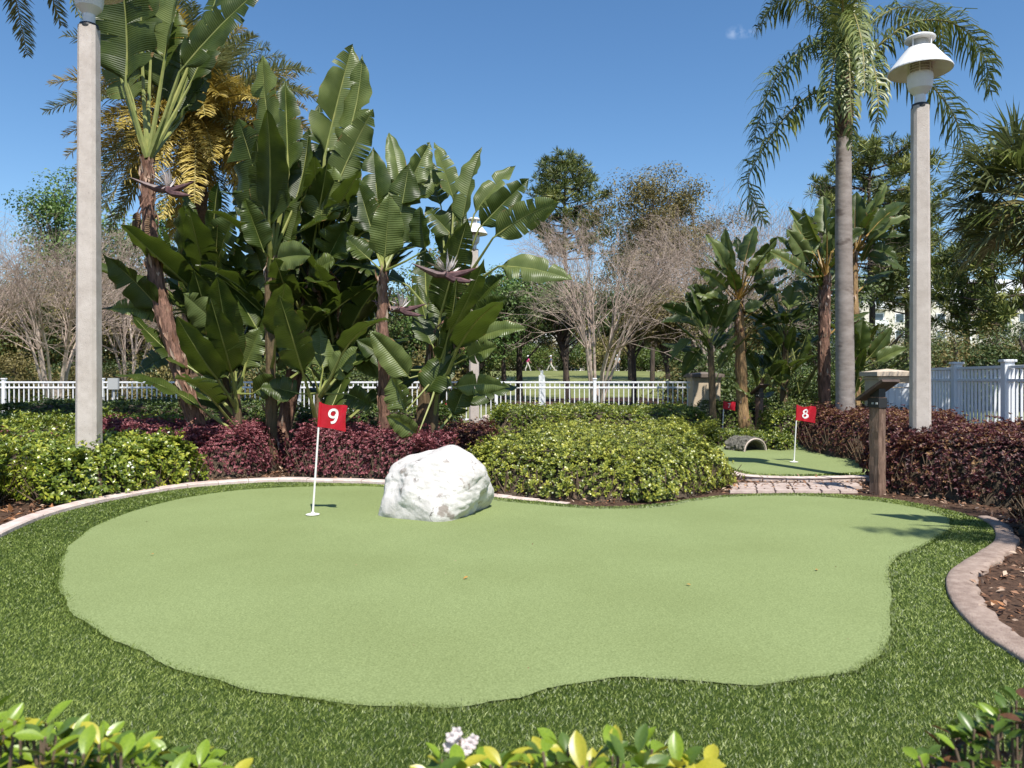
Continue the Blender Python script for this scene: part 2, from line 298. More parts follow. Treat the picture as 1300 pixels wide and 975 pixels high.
def edgedist(x, y, poly):
    d = np.full(len(x), 1e9); poly = np.asarray(poly)[:, :2]
    for a, b in zip(poly, np.roll(poly, -1, 0)):
        e = b - a; t = np.clip(((x - a[0]) * e[0] + (y - a[1]) * e[1]) / (e @ e + 1e-9), 0, 1)
        d = np.minimum(d, np.hypot(x - a[0] - t * e[0], y - a[1] - t * e[1]))
    return d
def spline(pts, k=8, closed=True):
    pts = np.asarray(pts, float); n = len(pts); out = []
    for i in range(n if closed else n - 1):
        if closed: p = [pts[(i + q) % n] for q in (-1, 0, 1, 2)]
        else: p = [pts[max(0, min(n - 1, i + q))] for q in (-1, 0, 1, 2)]
        for s in range(k):
            t = s / k; out.append(.5 * ((2 * p[1]) + (-p[0] + p[2]) * t + (2 * p[0] - 5 * p[1] + 4 * p[2] - p[3]) * t * t + (-p[0] + 3 * p[1] - 3 * p[2] + p[3]) * t ** 3))
    if not closed: out.append(pts[-1])
    return np.array(out)
def sheet(name, poly, z, m, parent=None):
    tri = geometry.tessellate_polygon([[Vector((p[0], p[1], 0)) for p in poly]])
    V = [(p[0], p[1], z) for p in poly]; F = []
    for t in tri:
        a, b, c = (Vector(V[i]) for i in t); F.append(tuple(t) if (b - a).cross(c - a).z > 0 else tuple(reversed(t)))
    return struct(name, V, F, m, parent)
ph = rng.random((6, 3)) * 6
def lump(x, y, f=1.): return sum(np.sin(x * f * (1 + .7 * i) * math.cos(i * 1.3) + y * f * (1 + .6 * i) * math.sin(i * 1.3) + ph[i, 0]) / (1 + .5 * i) for i in range(6)) / 3.2
# ---------------------------------------------------------------- ground
def tz(x, y):
    t = np.clip((y - 24) / 66, 0, 1); t = t * t * (3 - 2 * t); u = np.clip((y - 21) / 6, 0, 1)
    return 2.0 * t + u * .10 * np.sin(x * .11 + 1) * np.sin(y * .09)
xs = np.concatenate([np.linspace(-1200, -60, 12), np.linspace(-50, 50, 51), np.linspace(60, 1200, 12)])
ys = np.concatenate([np.linspace(-60, 20.6, 12), np.linspace(22, 100, 60), np.linspace(110, 1500, 16)])
def grid(ys_, dz):
    X, Yg = np.meshgrid(xs, ys_); V = np.stack([X, Yg, tz(X, Yg) + dz], -1).reshape(-1, 3); a = len(xs)
    F = np.array([[i * a + j, i * a + j + 1, (i + 1) * a + j + 1, (i + 1) * a + j] for i in range(len(ys_) - 1) for j in range(a - 1)]); return V, F
V, F = grid(ys, 0); struct('ground', V, F, M['soil'], smooth=True)
V, F = grid(ys[ys > 20], .012); struct('golf_lawn', V, F, M['lawn'], smooth=True)
put_px = [(75, 735), (79, 710), (92, 692), (122, 670), (172, 650), (240, 633), (305, 624), (400, 619), (500, 621), (620, 636), (700, 644), (770, 648), (840, 645), (885, 637), (940, 632),
          (1010, 631), (1080, 635), (1150, 644), (1198, 657), (1206, 668), (1192, 684), (1160, 700), (1137, 711), (1129, 727), (1130, 770), (1130, 808), (1114, 838), (1078, 856),
          (1000, 870), (940, 874), (860, 867), (790, 865), (730, 872), (680, 884), (630, 896), (560, 903), (480, 901), (400, 893), (320, 880), (250, 862), (190, 838), (145, 815), (105, 793), (84, 768), (75, 748)]
turf_px = [(-300, 880), (-150, 770), (-60, 715), (0, 684), (50, 661), (100, 646), (160, 633), (220, 623), (265, 618), (345, 613), (420, 614), (500, 617), (620, 631), (700, 639), (760, 644), (830, 641),
           (880, 634), (930, 629), (1000, 627), (1060, 628), (1110, 632), (1160, 639), (1220, 652), (1256, 667), (1263, 688), (1240, 706), (1207, 728), (1201, 748), (1213, 775), (1245, 808), (1300, 845), (1400, 930)]
def offs_(p, w_): T = nrm(np.roll(p, -2, 0) - np.roll(p, 2, 0)); return p + np.stack([-T[:, 1], T[:, 0]], 1) * w_
put = spline([G2(*p) for p in put_px], 14); put = put + rng.normal(size=put.shape) * .0025 + .007 * np.stack([np.sin(np.arange(len(put)) * .37 + 2 * np.sin(np.arange(len(put)) * .05)), np.cos(np.arange(len(put)) * .29)], 1)
put_in = min((offs_(put, .014), offs_(put, -.014)), key=lambda q: abs(np.dot(q[:, 0], np.roll(q[:, 1], 1)) - np.dot(q[:, 1], np.roll(q[:, 0], 1))))
kerbline = spline([G2(*p) for p in turf_px], 6, False)
turf = np.vstack([kerbline, [(3.1, 1.95), (-3.9, 1.95)]])
putting_green = sheet('putting_green', put, .016, M['putting'])
sheet('turf_fringe', turf, .006, M['turf_base'])
g8_px = [(884, 549), (905, 546), (950, 547), (1000, 552), (1050, 563), (1100, 578), (1160, 600), (1165, 606), (1110, 607), (1060, 607), (1000, 608), (950, 606), (915, 598), (895, 572)]
g8o = spline([G2(*p) for p in g8_px], 4)
sheet('second_turf_fringe', g8o, .006, M['turf_base'])
g8i = spline([G2(*p) for p in [(893, 561), (930, 557), (975, 557), (1015, 563), (1060, 573), (1110, 588), (1120, 597), (1070, 602), (1000, 604), (950, 601), (920, 590), (903, 574)]], 4)
sheet('second_putting_green', g8i, .016, M['putting'])
sheet('third_putting_green', spline([G2(*p) for p in [(870, 542), (900, 540), (950, 541), (990, 544), (950, 548), (900, 548)]], 3), .02, M['putting'])
# ---- turf blades
def blades(poly, hole, n, ymax, near, hgt, name, mat_, wid=.0040):
    x0, y0 = poly[:, 0].min(), poly[:, 1].min(); x1, y1 = poly[:, 0].max(), poly[:, 1].max()
    x = rng.uniform(x0, x1, n); y = y0 + (y1 - y0) * rng.random(n) ** near; k = inpoly(x, y, poly) & (np.abs(x) < .72 * y + 1.8)
    if hole is not None: k &= ~inpoly(x, y, hole)
    x, y = x[k], y[k]; m = len(x); s = np.clip(y / 2.6, .9, 4)
    a = rng.random(m) * 2 * PI; lean = rng.uniform(.2, 2.0, m)
    la = .9 * lump(x, y, 1.6) * 3; dx = np.cos(a) * .85 + np.cos(la) * .22; dy = np.sin(a) * .85 + np.sin(la) * .22
    h = hgt * rng.uniform(.6, 1.15, m) * (1 + .12 * lump(x, y, 9)); Pp = np.stack([x, y, np.full(m, .004)], 1); tip = Pp + np.stack([dx * lean * h, dy * lean * h, h], 1)
    sa = rng.random(m) * PI; sd_ = np.stack([np.cos(sa), np.sin(sa) * .4, 0 * sa], 1) * (wid * s)[:, None]
    V = np.stack([Pp - sd_ * .5, Pp + sd_ * .5, tip], 1).reshape(-1, 3); F = np.arange(3 * m).reshape(-1, 3)
    r = np.clip(.44 + .16 * lump(x, y, 1.1) + .12 * lump(x, y, 14) + rng.normal(size=m) * .30, 0, 1)
    return tag(mk(name, V, F, mat_, rnd=np.repeat(r, 3)), 'thick dark green artificial turf blades ringing the large putting green' if hole is put_in else 'artificial turf fringe around the smaller putting green behind', 'turf', kind='stuff')
blades(turf, put_in, 1250000, 10, 1.9, .0135, 'turf_grass', M['blade'])
# longer dark tufts along the cut edge of the putting turf
i = rng.integers(0, len(put), 60000); i = i[rng.random(len(i)) < np.clip(.30 + .45 * lump(put[i][:, 0] * 1.0, put[i][:, 1], 3.2), .05, .8)]; e = put[i] + rng.normal(size=(len(i), 2)) * .012 * (1 + .8 * lump(put[i][:, 0], put[i][:, 1], 6))[:, None]; m = len(i); a = rng.random(m) * 2 * PI; h = rng.uniform(.009, .024, m) * (1 + .35 * lump(e[:, 0], e[:, 1], 7)); sy = np.clip(e[:, 1] / 2.6, .9, 3)
V = np.stack([np.c_[e, np.full(m, .004)] - np.c_[np.full(m, .002) * sy, np.zeros(m), np.zeros(m)], np.c_[e, np.full(m, .004)] + np.c_[np.full(m, .002) * sy, np.zeros(m), np.zeros(m)], np.c_[e[:, 0] + np.cos(a) * h * .7, e[:, 1] + np.sin(a) * h * .7, .004 + h]], 1).reshape(-1, 3)
tag(mk('edge_grass', V, np.arange(3 * m).reshape(-1, 3), M['blade'], rnd=np.repeat(np.clip(rng.normal(.34, .24, m), 0, 1), 3)), 'ragged dark tufts along the cut edge of the front putting turf', 'turf', kind='stuff')
blades(g8o, g8i, 60000, 14, 1.2, .028, 'turf_grass', M['blade'])
# ---------------------------------------------------------------- kerbs and pavers
def arc(poly):
    d = np.hypot(*np.diff(poly, axis=0).T); return np.concatenate([[0], np.cumsum(d)])
def offs(poly, w_):
    T = nrm(np.gradient(poly, axis=0)); return poly + np.stack([-T[:, 1], T[:, 0]], 1) * w_
def at_s(poly, s_, s): return np.array([np.interp(s, s_, poly[:, 0]), np.interp(s, s_, poly[:, 1])])
def kerb_blocks(line, width, hgt, blen, m, name, parent, gap=.006, z0=0, skew=0., sink=0):
    s_ = arc(line); out = offs(line, width); n = int(s_[-1] / blen)
    for i in range(n):
        a, b = i * blen + gap / 2, (i + 1) * blen - gap / 2; dz = random.uniform(-.003, .003) - max(0, i - (n - 6)) * .009 * sink; ci = .012; V = []
        ss = np.linspace(a, b, 4)
        for s in ss:
            p = at_s(line, s_, s); q = at_s(out, s_, min(s + skew, s_[-1])); d = nrm(q - p)
            for (u, zz) in ((0, z0), (0, z0 + hgt - ci + dz), (ci, z0 + hgt + dz), (width - ci, z0 + hgt + dz + .004), (width, z0 + hgt - ci + dz), (width, z0)): V.append((*(p + (q - p) * (u / width)), zz))
        F = [(r * 6 + c, r * 6 + c + 1, (r + 1) * 6 + c + 1, (r + 1) * 6 + c) for r in range(3) for c in range(5)] + [(0, 5, 4, 3, 2, 1), (18, 19, 20, 21, 22, 23)]
        mk(name, V, F, m, parent)
kl = kerbline[:int(6 * 15) - 8]
base = struct('kerb', *tube([(p[0], p[1], -.02) for p in offs(kl, .065)[::3]], .02, 4), M['kerb'])
kerb_blocks(kl, .125, .048, .34, M['kerb'], 'kerb_stone', base, sink=1)
# the wide pink kerb on the right, a poured ribbon with worn edges
kr = kerbline[int(6 * 22.6):]; wr = .10 + .06 * np.clip(np.linspace(0, 1, len(kr)) * 5, 0, 1)
T = nrm(np.gradient(kr, axis=0)); Nn = np.stack([-T[:, 1], T[:, 0]], 1); V = []; prof = [(0, -.02), (0, .022), (.05, .031), (.3, .034), (.7, .034), (.95, .03), (1, .018), (1, -.02)]
for i, p in enumerate(kr):
    jit = .012 * math.sin(i * 1.7) + random.uniform(-.005, .005)
    for u, z in prof: q = p + Nn[i] * (wr[i] + jit) * u; V.append((q[0], q[1], z + random.uniform(-.002, .002)))
k8 = len(prof); F = [(i * k8 + j, (i + 1) * k8 + j, (i + 1) * k8 + j + 1, i * k8 + j + 1) for i in range(len(kr) - 1) for j in range(k8 - 1)]
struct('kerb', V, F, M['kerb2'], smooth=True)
l8 = spline([G2(*p) for p in [(1168, 612), (1100, 611), (1060, 612), (1000, 612), (950, 610), (925, 606), (905, 598)]], 8, False)
base = struct('kerb', *tube([(p[0], p[1], -.02) for p in offs(l8, -.06)[::4]], .02, 4), M['kerb'])
kerb_blocks(l8[:, :2] * 1.0, -.15, .05, .27, M['kerb'], 'kerb_stone', base, gap=.016, skew=.05)
base = struct('path', [(*G2(925, 630)[:2], .003), (*G2(1090, 630)[:2], .003), (*G2(1090, 616)[:2], .003), (*G2(925, 616)[:2], .003)], [(0, 1, 2, 3)], M['soil'])
for r_ in range(4):
    y = 8.10 + r_ * .165; x = 2.36 + (.1 if r_ % 2 else 0) + .05 * r_
    while x < 3.70 + .07 * r_:
        wd = random.choice([.2, .2, .3]); 
        if not inpoly(np.array([x + wd / 2]), np.array([y]), turf)[0]:
            z = .030 + random.uniform(-.003, .003)
            mk('paver', [(a + .028 * (b - y) / .16, b, c) for a, b, c in [(x, y, 0), (x + wd - .012, y, 0), (x + wd - .012, y + .15, 0), (x, y + .15, 0), (x + .006, y + .006, z), (x + wd - .018, y + .006, z), (x + wd - .018, y + .144, z), (x + .006, y + .144, z)]], BF, M['paver'], base)
        x += wd
# far path strip of pavers between the second and third green
base = struct('path', [(*G2(862, 556), .003), (*G2(940, 556), .003), (*G2(940, 551), .003), (*G2(862, 551), .003)], [(0, 1, 2, 3)], M['soil'])
for r_ in range(4):
    for i in range(5):
        x = 3.42 + i * .33 + .12 * (r_ % 2); y = 15.4 + r_ * .38
        mk('paver', boxV(x, x + .315, y, y + .36, 0, .03 + random.uniform(-.003, .003)), BF, M['paver'], base)
# edging beyond third green
l7 = spline([G2(*p) for p in [(1010, 543), (960, 540), (900, 539), (870, 541)]], 6, False)
base = struct('kerb', *tube([(p[0], p[1], -.02) for p in l7[::4]], .02, 4), M['kerb']); kerb_blocks(l7, -.15, .07, .42, M['kerb'], 'kerb_stone', base, gap=.012)
# ---- mulch and fallen leaves
def scatter(n, polyf, sz, name, label, mt, zoff=.004):
    x = rng.uniform(-9, 9, n * 3); y = rng.uniform(2.6, 14, n * 3); k = polyf(x, y) & (np.abs(x) < .72 * y + .4); x, y = x[k][:n], y[k][:n]; m = len(x)
    D = np.stack([rng.normal(size=m), rng.normal(size=m), rng.normal(size=m) * .35 + .1], 1); N = np.stack([rng.normal(size=m) * .5, rng.normal(size=m) * .5, np.ones(m)], 1)
    s = rng.uniform(.5, 1.2, m) * sz; V, F = leaves(np.stack([x, y, rng.uniform(.0, .03, m) + zoff], 1), D, N, s, s * rng.uniform(.3, .55, m), fold=.15)
    return tag(mk(name, V, F, mt, rnd=np.repeat(rng.random(m) ** 1.3, 4)), label, 'mulch', kind='stuff')
def bed(x, y): return ~inpoly(x, y, turf) & ~inpoly(x, y, g8o) & (edgedist(x, y, turf) > .13)
scatter(24000, bed, .055, 'leaf_litter', 'brown and orange bark chips and dead leaves covering the planting beds', M['chip'])
def nearleft(x, y): return bed(x, y) & (x < -3.5) & (y < 7.8) & (edgedist(x, y, turf) < .75)
o = scatter(6000, nearleft, .085, 'leaf_litter', 'heap of orange dead leaves inside the left kerb', M['litter'], .02)
def nearmid(x, y): return bed(x, y) & (x > -.3) & (x < 3.1) & (y < 8.8) & (edgedist(x, y, turf) < .55)
scatter(3500, nearmid, .055, 'leaf_litter', 'orange brown dead leaves under the front of the broad green hedge', M['litter'], .015)
# ---------------------------------------------------------------- boulder
def boulder():
    bm = bmesh.new(); bmesh.ops.create_icosphere(bm, subdivisions=6, radius=1); V = np.array([v.co[:] for v in bm.verts]); F = [tuple(v.index for v in f.verts) for f in bm.faces]; bm.free()
    r_ = np.random.default_rng(11); D = nrm(V); R = np.full(len(V), 1.35)
    planes = [((-.75, -.5, .38), .80), ((-.1, -.9, .35), .80), ((.62, -.75, .05), .88), ((.35, -.25, .9), .86), ((-.35, -.1, .93), .80), ((.95, .05, .3), .90), ((.75, .1, .66), .93), ((-.95, .1, .05), .97), ((0, .95, .2), .85), ((-.55, -.8, -.1), .93), ((.2, -.75, .66), .86), ((.9, -.3, -.35), .82)]
    for n_, d_ in planes:
        n_ = nrm(n_); c = D @ n_; rr = np.where(c > .05, d_ / np.maximum(c, .05), 9); R = -np.log(np.exp(-14 * R) + np.exp(-14 * np.minimum(rr, 3))) / 14
    nz_ = sum(np.sin(D @ r_.normal(size=3) * k + r_.random() * 6) * a for k, a in [(4, .018)] * 3 + [(9, .009)] * 5 + [(22, .003)] * 6 + [(50, .0015)] * 6)
    crack = np.abs((D @ nrm([.5, .1, -.7])) - .18 + .05 * np.sin(D[:, 0] * 7)); R = R + nz_ - .022 * np.exp(-(crack / .012) ** 2) * (D[:, 0] > .1)
    V = D * R[:, None]; base = P(557, 660, 6.95); c = np.array([base[0] + .01, 6.86, .25])
    V = V * np.array([.515, .42, .375]); V[:, 0] += V[:, 2] * .07; V = V + c; V[:, 2] = np.maximum(V[:, 2], -.02)
    o = mk('boulder', V, F, M['rock'], loc=(c[0], c[1], 0), smooth=True)
    tag(o, 'large white limestone boulder sitting on the front putting green', 'boulder')
boulder()
# ---------------------------------------------------------------- flags
def flag_thing(px, py, toppx, toppy, fw, fh, digit, label, sgn=1, tilt=0., zg=.016, under=False, wav=1.):
    b = G(px, py, zg); Y = b[1]; top = P(toppx, toppy, Y); t = thing('golf_flag', tuple(b), label, 'golf flag')
    ax = nrm(top - b); hgt = np.linalg.norm(top - b)
    mk('pole', *tube([b, b + ax * hgt * .5, top], [.0095, .009, .008], 8), M['pole'], t)
    mk('cup_rim', *lathe([(.0, b[2] + .003), (.055, b[2] + .003), (.062, b[2] + .009), (.055, b[2] + .012), (.02, b[2] + .016), (.012, b[2] + .03), (0.009, b[2] + .03)], 20, (b[0], b[1])), M['pole'], t)
    nx, nz_ = 22, 14; dirx = nrm(np.array([1, -.12, -.10 + tilt]) - ax * 0)
    def surf(u, v):   # u along fly, v down hoist
        w_ = .030 * wav * np.sin(u * 6.5 + v * 2.0) * u + .012 * wav * np.sin(u * 13 + v * 5) * u
        return top - ax * (v * fh) + dirx * (u * fw) * (1 - .03 * np.sin(v * 3)) + np.array([0, -1, 0]) * w_ + np.array([0, 0, -1]) * (.06 * u * u * fw + .012 * wav * np.sin(u * 5) * (1 - v))
    U = [(i / nx, j / nz_) for j in range(nz_ + 1) for i in range(nx + 1)]; V = [surf(u, v) for u, v in U]
    V2 = [np.array(q) + np.array([0, .003, 0]) for q in V]
    F = [(j * (nx + 1) + i, (j + 1) * (nx + 1) + i, (j + 1) * (nx + 1) + i + 1, j * (nx + 1) + i + 1) for j in range(nz_) for i in range(nx)]
    f = mk('flag', V, F, M['flag'], t, smooth=True)
    mk('sleeve', *tube([top + ax * .004, top - ax * fh], .0125, 8), M['flag'], t)
    DG = {'9': [[(.62, .66), (.56, .50), (.38, .44), (.20, .52), (.14, .70), (.22, .90), (.42, .98), (.60, .90), (.66, .68), (.62, .36), (.48, .12), (.26, .04)]],
          '6': [[(.18, .34), (.24, .50), (.42, .56), (.60, .48), (.66, .30), (.58, .10), (.38, .02), (.20, .10), (.14, .32), (.18, .64), (.32, .88), (.54, .96)]],
          '8': [[(.40, .53), (.20, .62), (.17, .80), (.40, .97), (.63, .80), (.60, .62), (.40, .53)], [(.40, .53), (.15, .40), (.13, .18), (.40, .03), (.67, .18), (.65, .40), (.40, .53)]],
          '7': [[(.12, .93), (.40, .93), (.68, .93)], [(.68, .93), (.50, .60), (.38, .30), (.34, .02)]]}[digit]
    TV = []; TF = []; hh = .60 * fh
    for st_ in DG:
        c_ = spline(st_, 6, False); T_ = nrm(np.gradient(c_, axis=0)); nn_ = np.stack([-T_[:, 1], T_[:, 0]], 1) * .085; o = len(TV)
        for q, n_ in zip(c_, nn_):
            for sg in (-1, 1):
                e = q + n_ * sg; TV.append(surf(.50 + (e[0] - .4) * hh / fw, .48 - (e[1] - .5) * hh / fh) + np.array([0, -.004, 0]))
        TF += [(o + 2 * i, o + 2 * i + 1, o + 2 * i + 3, o + 2 * i + 2) for i in range(len(c_) - 1)]
    if under:
        o = len(TV); hw = .16; TV += [surf(u, v) + np.array([0, -.004, 0]) for v in (.84, .88) for u in np.linspace(.5 - hw, .5 + hw, 6)]; TF += [(o + i, o + i + 1, o + i + 7, o + i + 6) for i in range(5)]
    mk('number', TV, TF, M['digit'], t); return t
flag_thing(397, 654, 406.5, 511, .26, .22, '9', 'red flag with a white 9 on a white pole left of the boulder')
flag_thing(1008, 587, 1012, 514, .26, .225, '8', 'red flag numbered 8 on the smaller green behind the right hedge', wav=1.5)
flag_thing(917, 553, 919, 509, .24, .17, '7', 'small red flag numbered 7 in front of the far low hedge', wav=1.2)
flag_thing(566, 541, 566, 512, .22, .20, '6', 'tiny red flag seen through the fence beneath the drooping leaves', wav=.8)
# ---------------------------------------------------------------- lamps
def lamp(x, y, hpost, wpost, label, rz=0., s=1.):
    t = thing('street_lamp', (x, y, 0), label, 'street lamp', 'concrete garden lamps'); r0, r1 = wpost / 2, wpost * .41
    o8 = []; 
    for z, r in ((-.1, r0), (hpost, r1), ):
        for k in range(8):
            a = rz + (k + .5) * PI / 4; cx = 1.0 if True else 1; o8.append((x + r * 1.06 * math.cos(a), y + r * 1.06 * math.sin(a), z))
    ch = .32
    def sq(r, z):
        c = r * (1 - ch); pts = [(r, -c), (r, c), (c, r), (-c, r), (-r, c), (-r, -c), (-c, -r), (c, -r)]; ca, sa = math.cos(rz), math.sin(rz)
        return [(x + a * ca - b * sa, y + a * sa + b * ca, z) for a, b in pts]
    lev = [sq(r0 + (r1 - r0) * k / 8, -.1 + (hpost + .1) * k / 8) for k in range(9)]; V = sum(lev, []) + [(x, y, hpost)]
    F = [(i * 8 + j, i * 8 + (j + 1) % 8, (i + 1) * 8 + (j + 1) % 8, (i + 1) * 8 + j) for i in range(8) for j in range(8)] + [(64 + j, 64 + (j + 1) % 8, 72) for j in range(8)]
    mk('post', V, F, M['post'], t)
    mk('collar', *lathe([(0, hpost - .02), (r1 * 1.06, hpost - .02), (r1 * 1.08, hpost), (r1 * 1.02, hpost + .03), (0, hpost + .035)], 24, (x, y)), M['dark'], t)
    z = hpost + .03
    def L_(name, prof, m): return mk(name, *lathe([(r * s, z + q * s) for r, q in prof], 32, (x, y)), M[m], t, smooth=False)
    L_('neck', [(.0, 0), (.058, 0), (.058, .10), (.075, .12), (.12, .17), (.135, .24), (.135, .32), (.128, .34), (.0, .34)], 'lampwhite')
    L_('lantern_glass', [(0, .34), (.105, .34), (.105, .45), (0, .45)], 'lampglass')
    for k in range(6):
        a = k * PI / 3; mk('strut', *tube([(x + .118 * s * math.cos(a), y + .118 * s * math.sin(a), z + .33 * s), (x + .118 * s * math.cos(a), y + .118 * s * math.sin(a), z + .47 * s)], .008 * s, 6), M['lampwhite'], t)
    for q in (.37, .40, .43): L_('louvre', [(.11, q), (.13, q - .004), (.13, q), (.11, q + .006)], 'lampwhite')
    L_('shade', [(.0, .452), (.16, .452), (.325, .385), (.335, .372), (.335, .385), (.325, .400), (.17, .60), (.155, .625), (.0, .63)], 'lampwhite')
    for k in range(4):
        a = k * PI / 2 + .5; mk('strut', *tube([(x + .13 * s * math.cos(a), y + .13 * s * math.sin(a), z + .62 * s), (x + .13 * s * math.cos(a), y + .13 * s * math.sin(a), z + .73 * s)], .009 * s, 6), M['lampwhite'], t)
    L_('vent_core', [(0, .62), (.085, .62), (.085, .73), (0, .73)], 'bin')
    L_('cap', [(0, .725), (.158, .725), (.162, .74), (.15, .755), (.09, .785), (0, .80)], 'lampwhite')
    return t
p = P(113, 0, 8.2); lamp(p[0], 8.2, 5.09, .225, 'tall concrete lamp post at the left, its lantern cut by the frame', .12, 1.08)
p = P(1168, 0, 8.5); lamp(p[0], 8.5, 4.33, .200, 'concrete lamp post with white bell shade beside the right signpost', -.2)
p = P(602, 0, 18.6); lamp(p[0], 18.6, 4.42, .25, 'distant lamp half hidden behind the large banana leaves', 0)
# ---------------------------------------------------------------- sign posts
def signpost(px, py, wp, hp, bw, bd, label, yaw):
    b = G(px, py); t = thing('signpost', tuple(b), label, 'signpost', 'wooden tee signs'); x, y = b[:2]; ca, sa = math.cos(yaw), math.sin(yaw)
    def R(v): return (x + v[0] * ca - v[1] * sa, y + v[0] * sa + v[1] * ca, v[2])
    h = wp / 2; V = []; r_ = np.random.default_rng(3); n = 12
    for k in range(n + 1):
        z = -.05 + (hp + .05) * k / n
        for a, c in ((-1, -1), (0, -1.03), (1, -1), (1.03, 0), (1, 1), (0, 1.03), (-1, 1), (-1.03, 0)): V.append(R((a * h + r_.normal() * .003, c * h + r_.normal() * .003, z)))
    F = [(i * 8 + j, i * 8 + (j + 1) % 8, (i + 1) * 8 + (j + 1) % 8, (i + 1) * 8 + j) for i in range(n) for j in range(8)] + [tuple(range(n * 8, n * 8 + 8))]
    mk('post', V, F, M['wood'], t)
    mk('bracket', [R(v) for v in boxV(-h * 1.18, h * 1.18, -h * 1.18, h * 1.18, hp - wp * 1.0, hp - .012)], BF, M['dark'], t)
    for k in (-.4, .4):
        mk('bolt', [R(v) for v in boxV(k * h - .01 + .02, k * h + .01 + .02, -h * 1.18 - .012, -h * 1.18 + .002, hp - wp * .6 - .01, hp - wp * .6 + .01)], BF, M['bin'], t)
    sl_ = math.radians(33); V = []
    for (u, v_, z) in boxV(-bw / 2, bw / 2, -bd / 2, bd / 2, -.014, .014):
        V.append(R((u * math.cos(sl_) - z * math.sin(sl_), v_, hp + .07 + u * math.sin(sl_) + z * math.cos(sl_))))
    bo = mk('board', V, BF, M['board'], t); V = []
    for (u, v_, z) in boxV(-bw / 2 + .03, bw / 2 - .03, -bd / 2 + .03, bd / 2 - .03, .013, .018):
        V.append(R((u * math.cos(sl_) - z * math.sin(sl_), v_, hp + .07 + u * math.sin(sl_) + z * math.cos(sl_))))
    mk('sign_plate', V, BF, M['stucco'], bo)
    V = []
    for u in (-bw * .3, bw * .3):
        pass
    wedge = [R(v) for v in [(-h, -h * .9, hp - .015), (h, -h * .9, hp - .015), (h, -h * .9, hp + .05 + h * math.tan(sl_)), (-h, -h * .9, hp + .05 - h * math.tan(sl_)),
                            (-h, h * .9, hp - .015), (h, h * .9, hp - .015), (h, h * .9, hp + .05 + h * math.tan(sl_)), (-h, h * .9, hp + .05 - h * math.tan(sl_))]]
    mk('support_block', wedge, [(0, 1, 2, 3), (7, 6, 5, 4), (0, 4, 5, 1), (1, 5, 6, 2), (2, 6, 7, 3), (3, 7, 4, 0)], M['dark'], t)
    return t
signpost(1114, 628, .115, 1.05, .38, .28, 'weathered wooden signpost with dark slanted board in front of the right hedge', -1.1)
signpost(964, 547, .13, .92, .42, .30, 'farther wooden signpost standing by the third green', -1.1)
# ---------------------------------------------------------------- tunnel
def tunnel():
    b = G(946, 571, .016); t = thing('tunnel', tuple(b), 'rough grey half pipe tunnel obstacle on the smaller green', 'tunnel'); yaw = math.radians(-62); ca, sa = math.cos(yaw), math.sin(yaw); r_ = np.random.default_rng(2); V = []
    R0, R1, Lg = .275, .215, .46; na, nl = 22, 12
    for l_ in range(nl + 1):
        y = -Lg / 2 + Lg * l_ / nl
        for k in range(na + 1):
            a = PI * k / na; rr = R0 + r_.normal() * .013 + .010 * math.sin(l_ * 2.2) * math.cos(k * 1.9); u = -math.cos(a) * rr; V.append((b[0] + y * ca - u * sa, b[1] + y * sa + u * ca, b[2] + math.sin(a) * rr * .82))
    nO = len(V)
    for l_ in range(nl + 1):
        y = -Lg / 2 + Lg * l_ / nl
        for k in range(na + 1):
            a = PI * k / na; u = -math.cos(a) * R1; V.append((b[0] + y * ca - u * sa, b[1] + y * sa + u * ca, b[2] + math.sin(a) * R1 * .82))
    F = []; q = na + 1
    for l_ in range(nl):
        for k in range(na): F.append((l_ * q + k, l_ * q + k + 1, (l_ + 1) * q + k + 1, (l_ + 1) * q + k)); F.append((nO + (l_ + 1) * q + k, nO + (l_ + 1) * q + k + 1, nO + l_ * q + k + 1, nO + l_ * q + k))
    for l_ in (0, nl):
        for k in range(na): F.append((l_ * q + k, nO + l_ * q + k, nO + l_ * q + k + 1, l_ * q + k + 1))
    mk('shell', V, F, M['tunnel'], t)
    # pale cast rims at both mouths
    for sgn in (-1, 1):
        pts = [(b[0] + sgn * (Lg / 2 + .003) * ca - (-math.cos(a) * .25) * sa, b[1] + sgn * (Lg / 2 + .003) * sa + (-math.cos(a) * .25) * ca, b[2] + math.sin(a) * .25 * .82) for a in np.linspace(0, PI, 20)]
        mk('rim', *tube(pts, .012, 6), M['kerb'], t)
tunnel()
# ---------------------------------------------------------------- fences
def fence(A, B, htop, posts, npk, label, wp=.10, pk=.024, rails=(.0, .14), bot=.12, caps=False):
    A = np.array(A, float); B = np.array(B, float); d = B - A; Lg = np.hypot(*d); yaw = math.atan2(d[1], d[0]); t = thing('fence', (A[0], A[1], 0), label, 'fence')
    rail = bevel_box('rail', Lg, .045, .045, M['white'], .004, 1); mid = (A + B) / 2
    for z in (htop - .045, htop - rails[1] - .045, bot): inst('rail', rail, t, (mid[0], mid[1], z), (0, 0, yaw))
    pm = bevel_box('picket', pk, pk, htop - .05 - bot + .05, M['white'], 0)
    for i in range(npk):
        q = A + d * (i + .5) / npk; inst('picket', pm, t, (q[0], q[1], bot - .05), (0, 0, yaw))
    po = bevel_box('post', wp, wp, htop + .05, M['white'], .006, 1); cp = bevel_box('post_cap', wp * 1.35, wp * 1.35, .04, M['white'], .012, 2)
    for u in posts:
        q = A + d * u; o = inst('post', po, t, (q[0], q[1], 0), (0, 0, yaw)); inst('post_cap', cp, o, (q[0], q[1], htop + .05))
    return t
Yf = 20.
def fx(px): return (px - HX) / FP * Yf
pxs = [630, 755, 505, 380, 255, 130, 5]
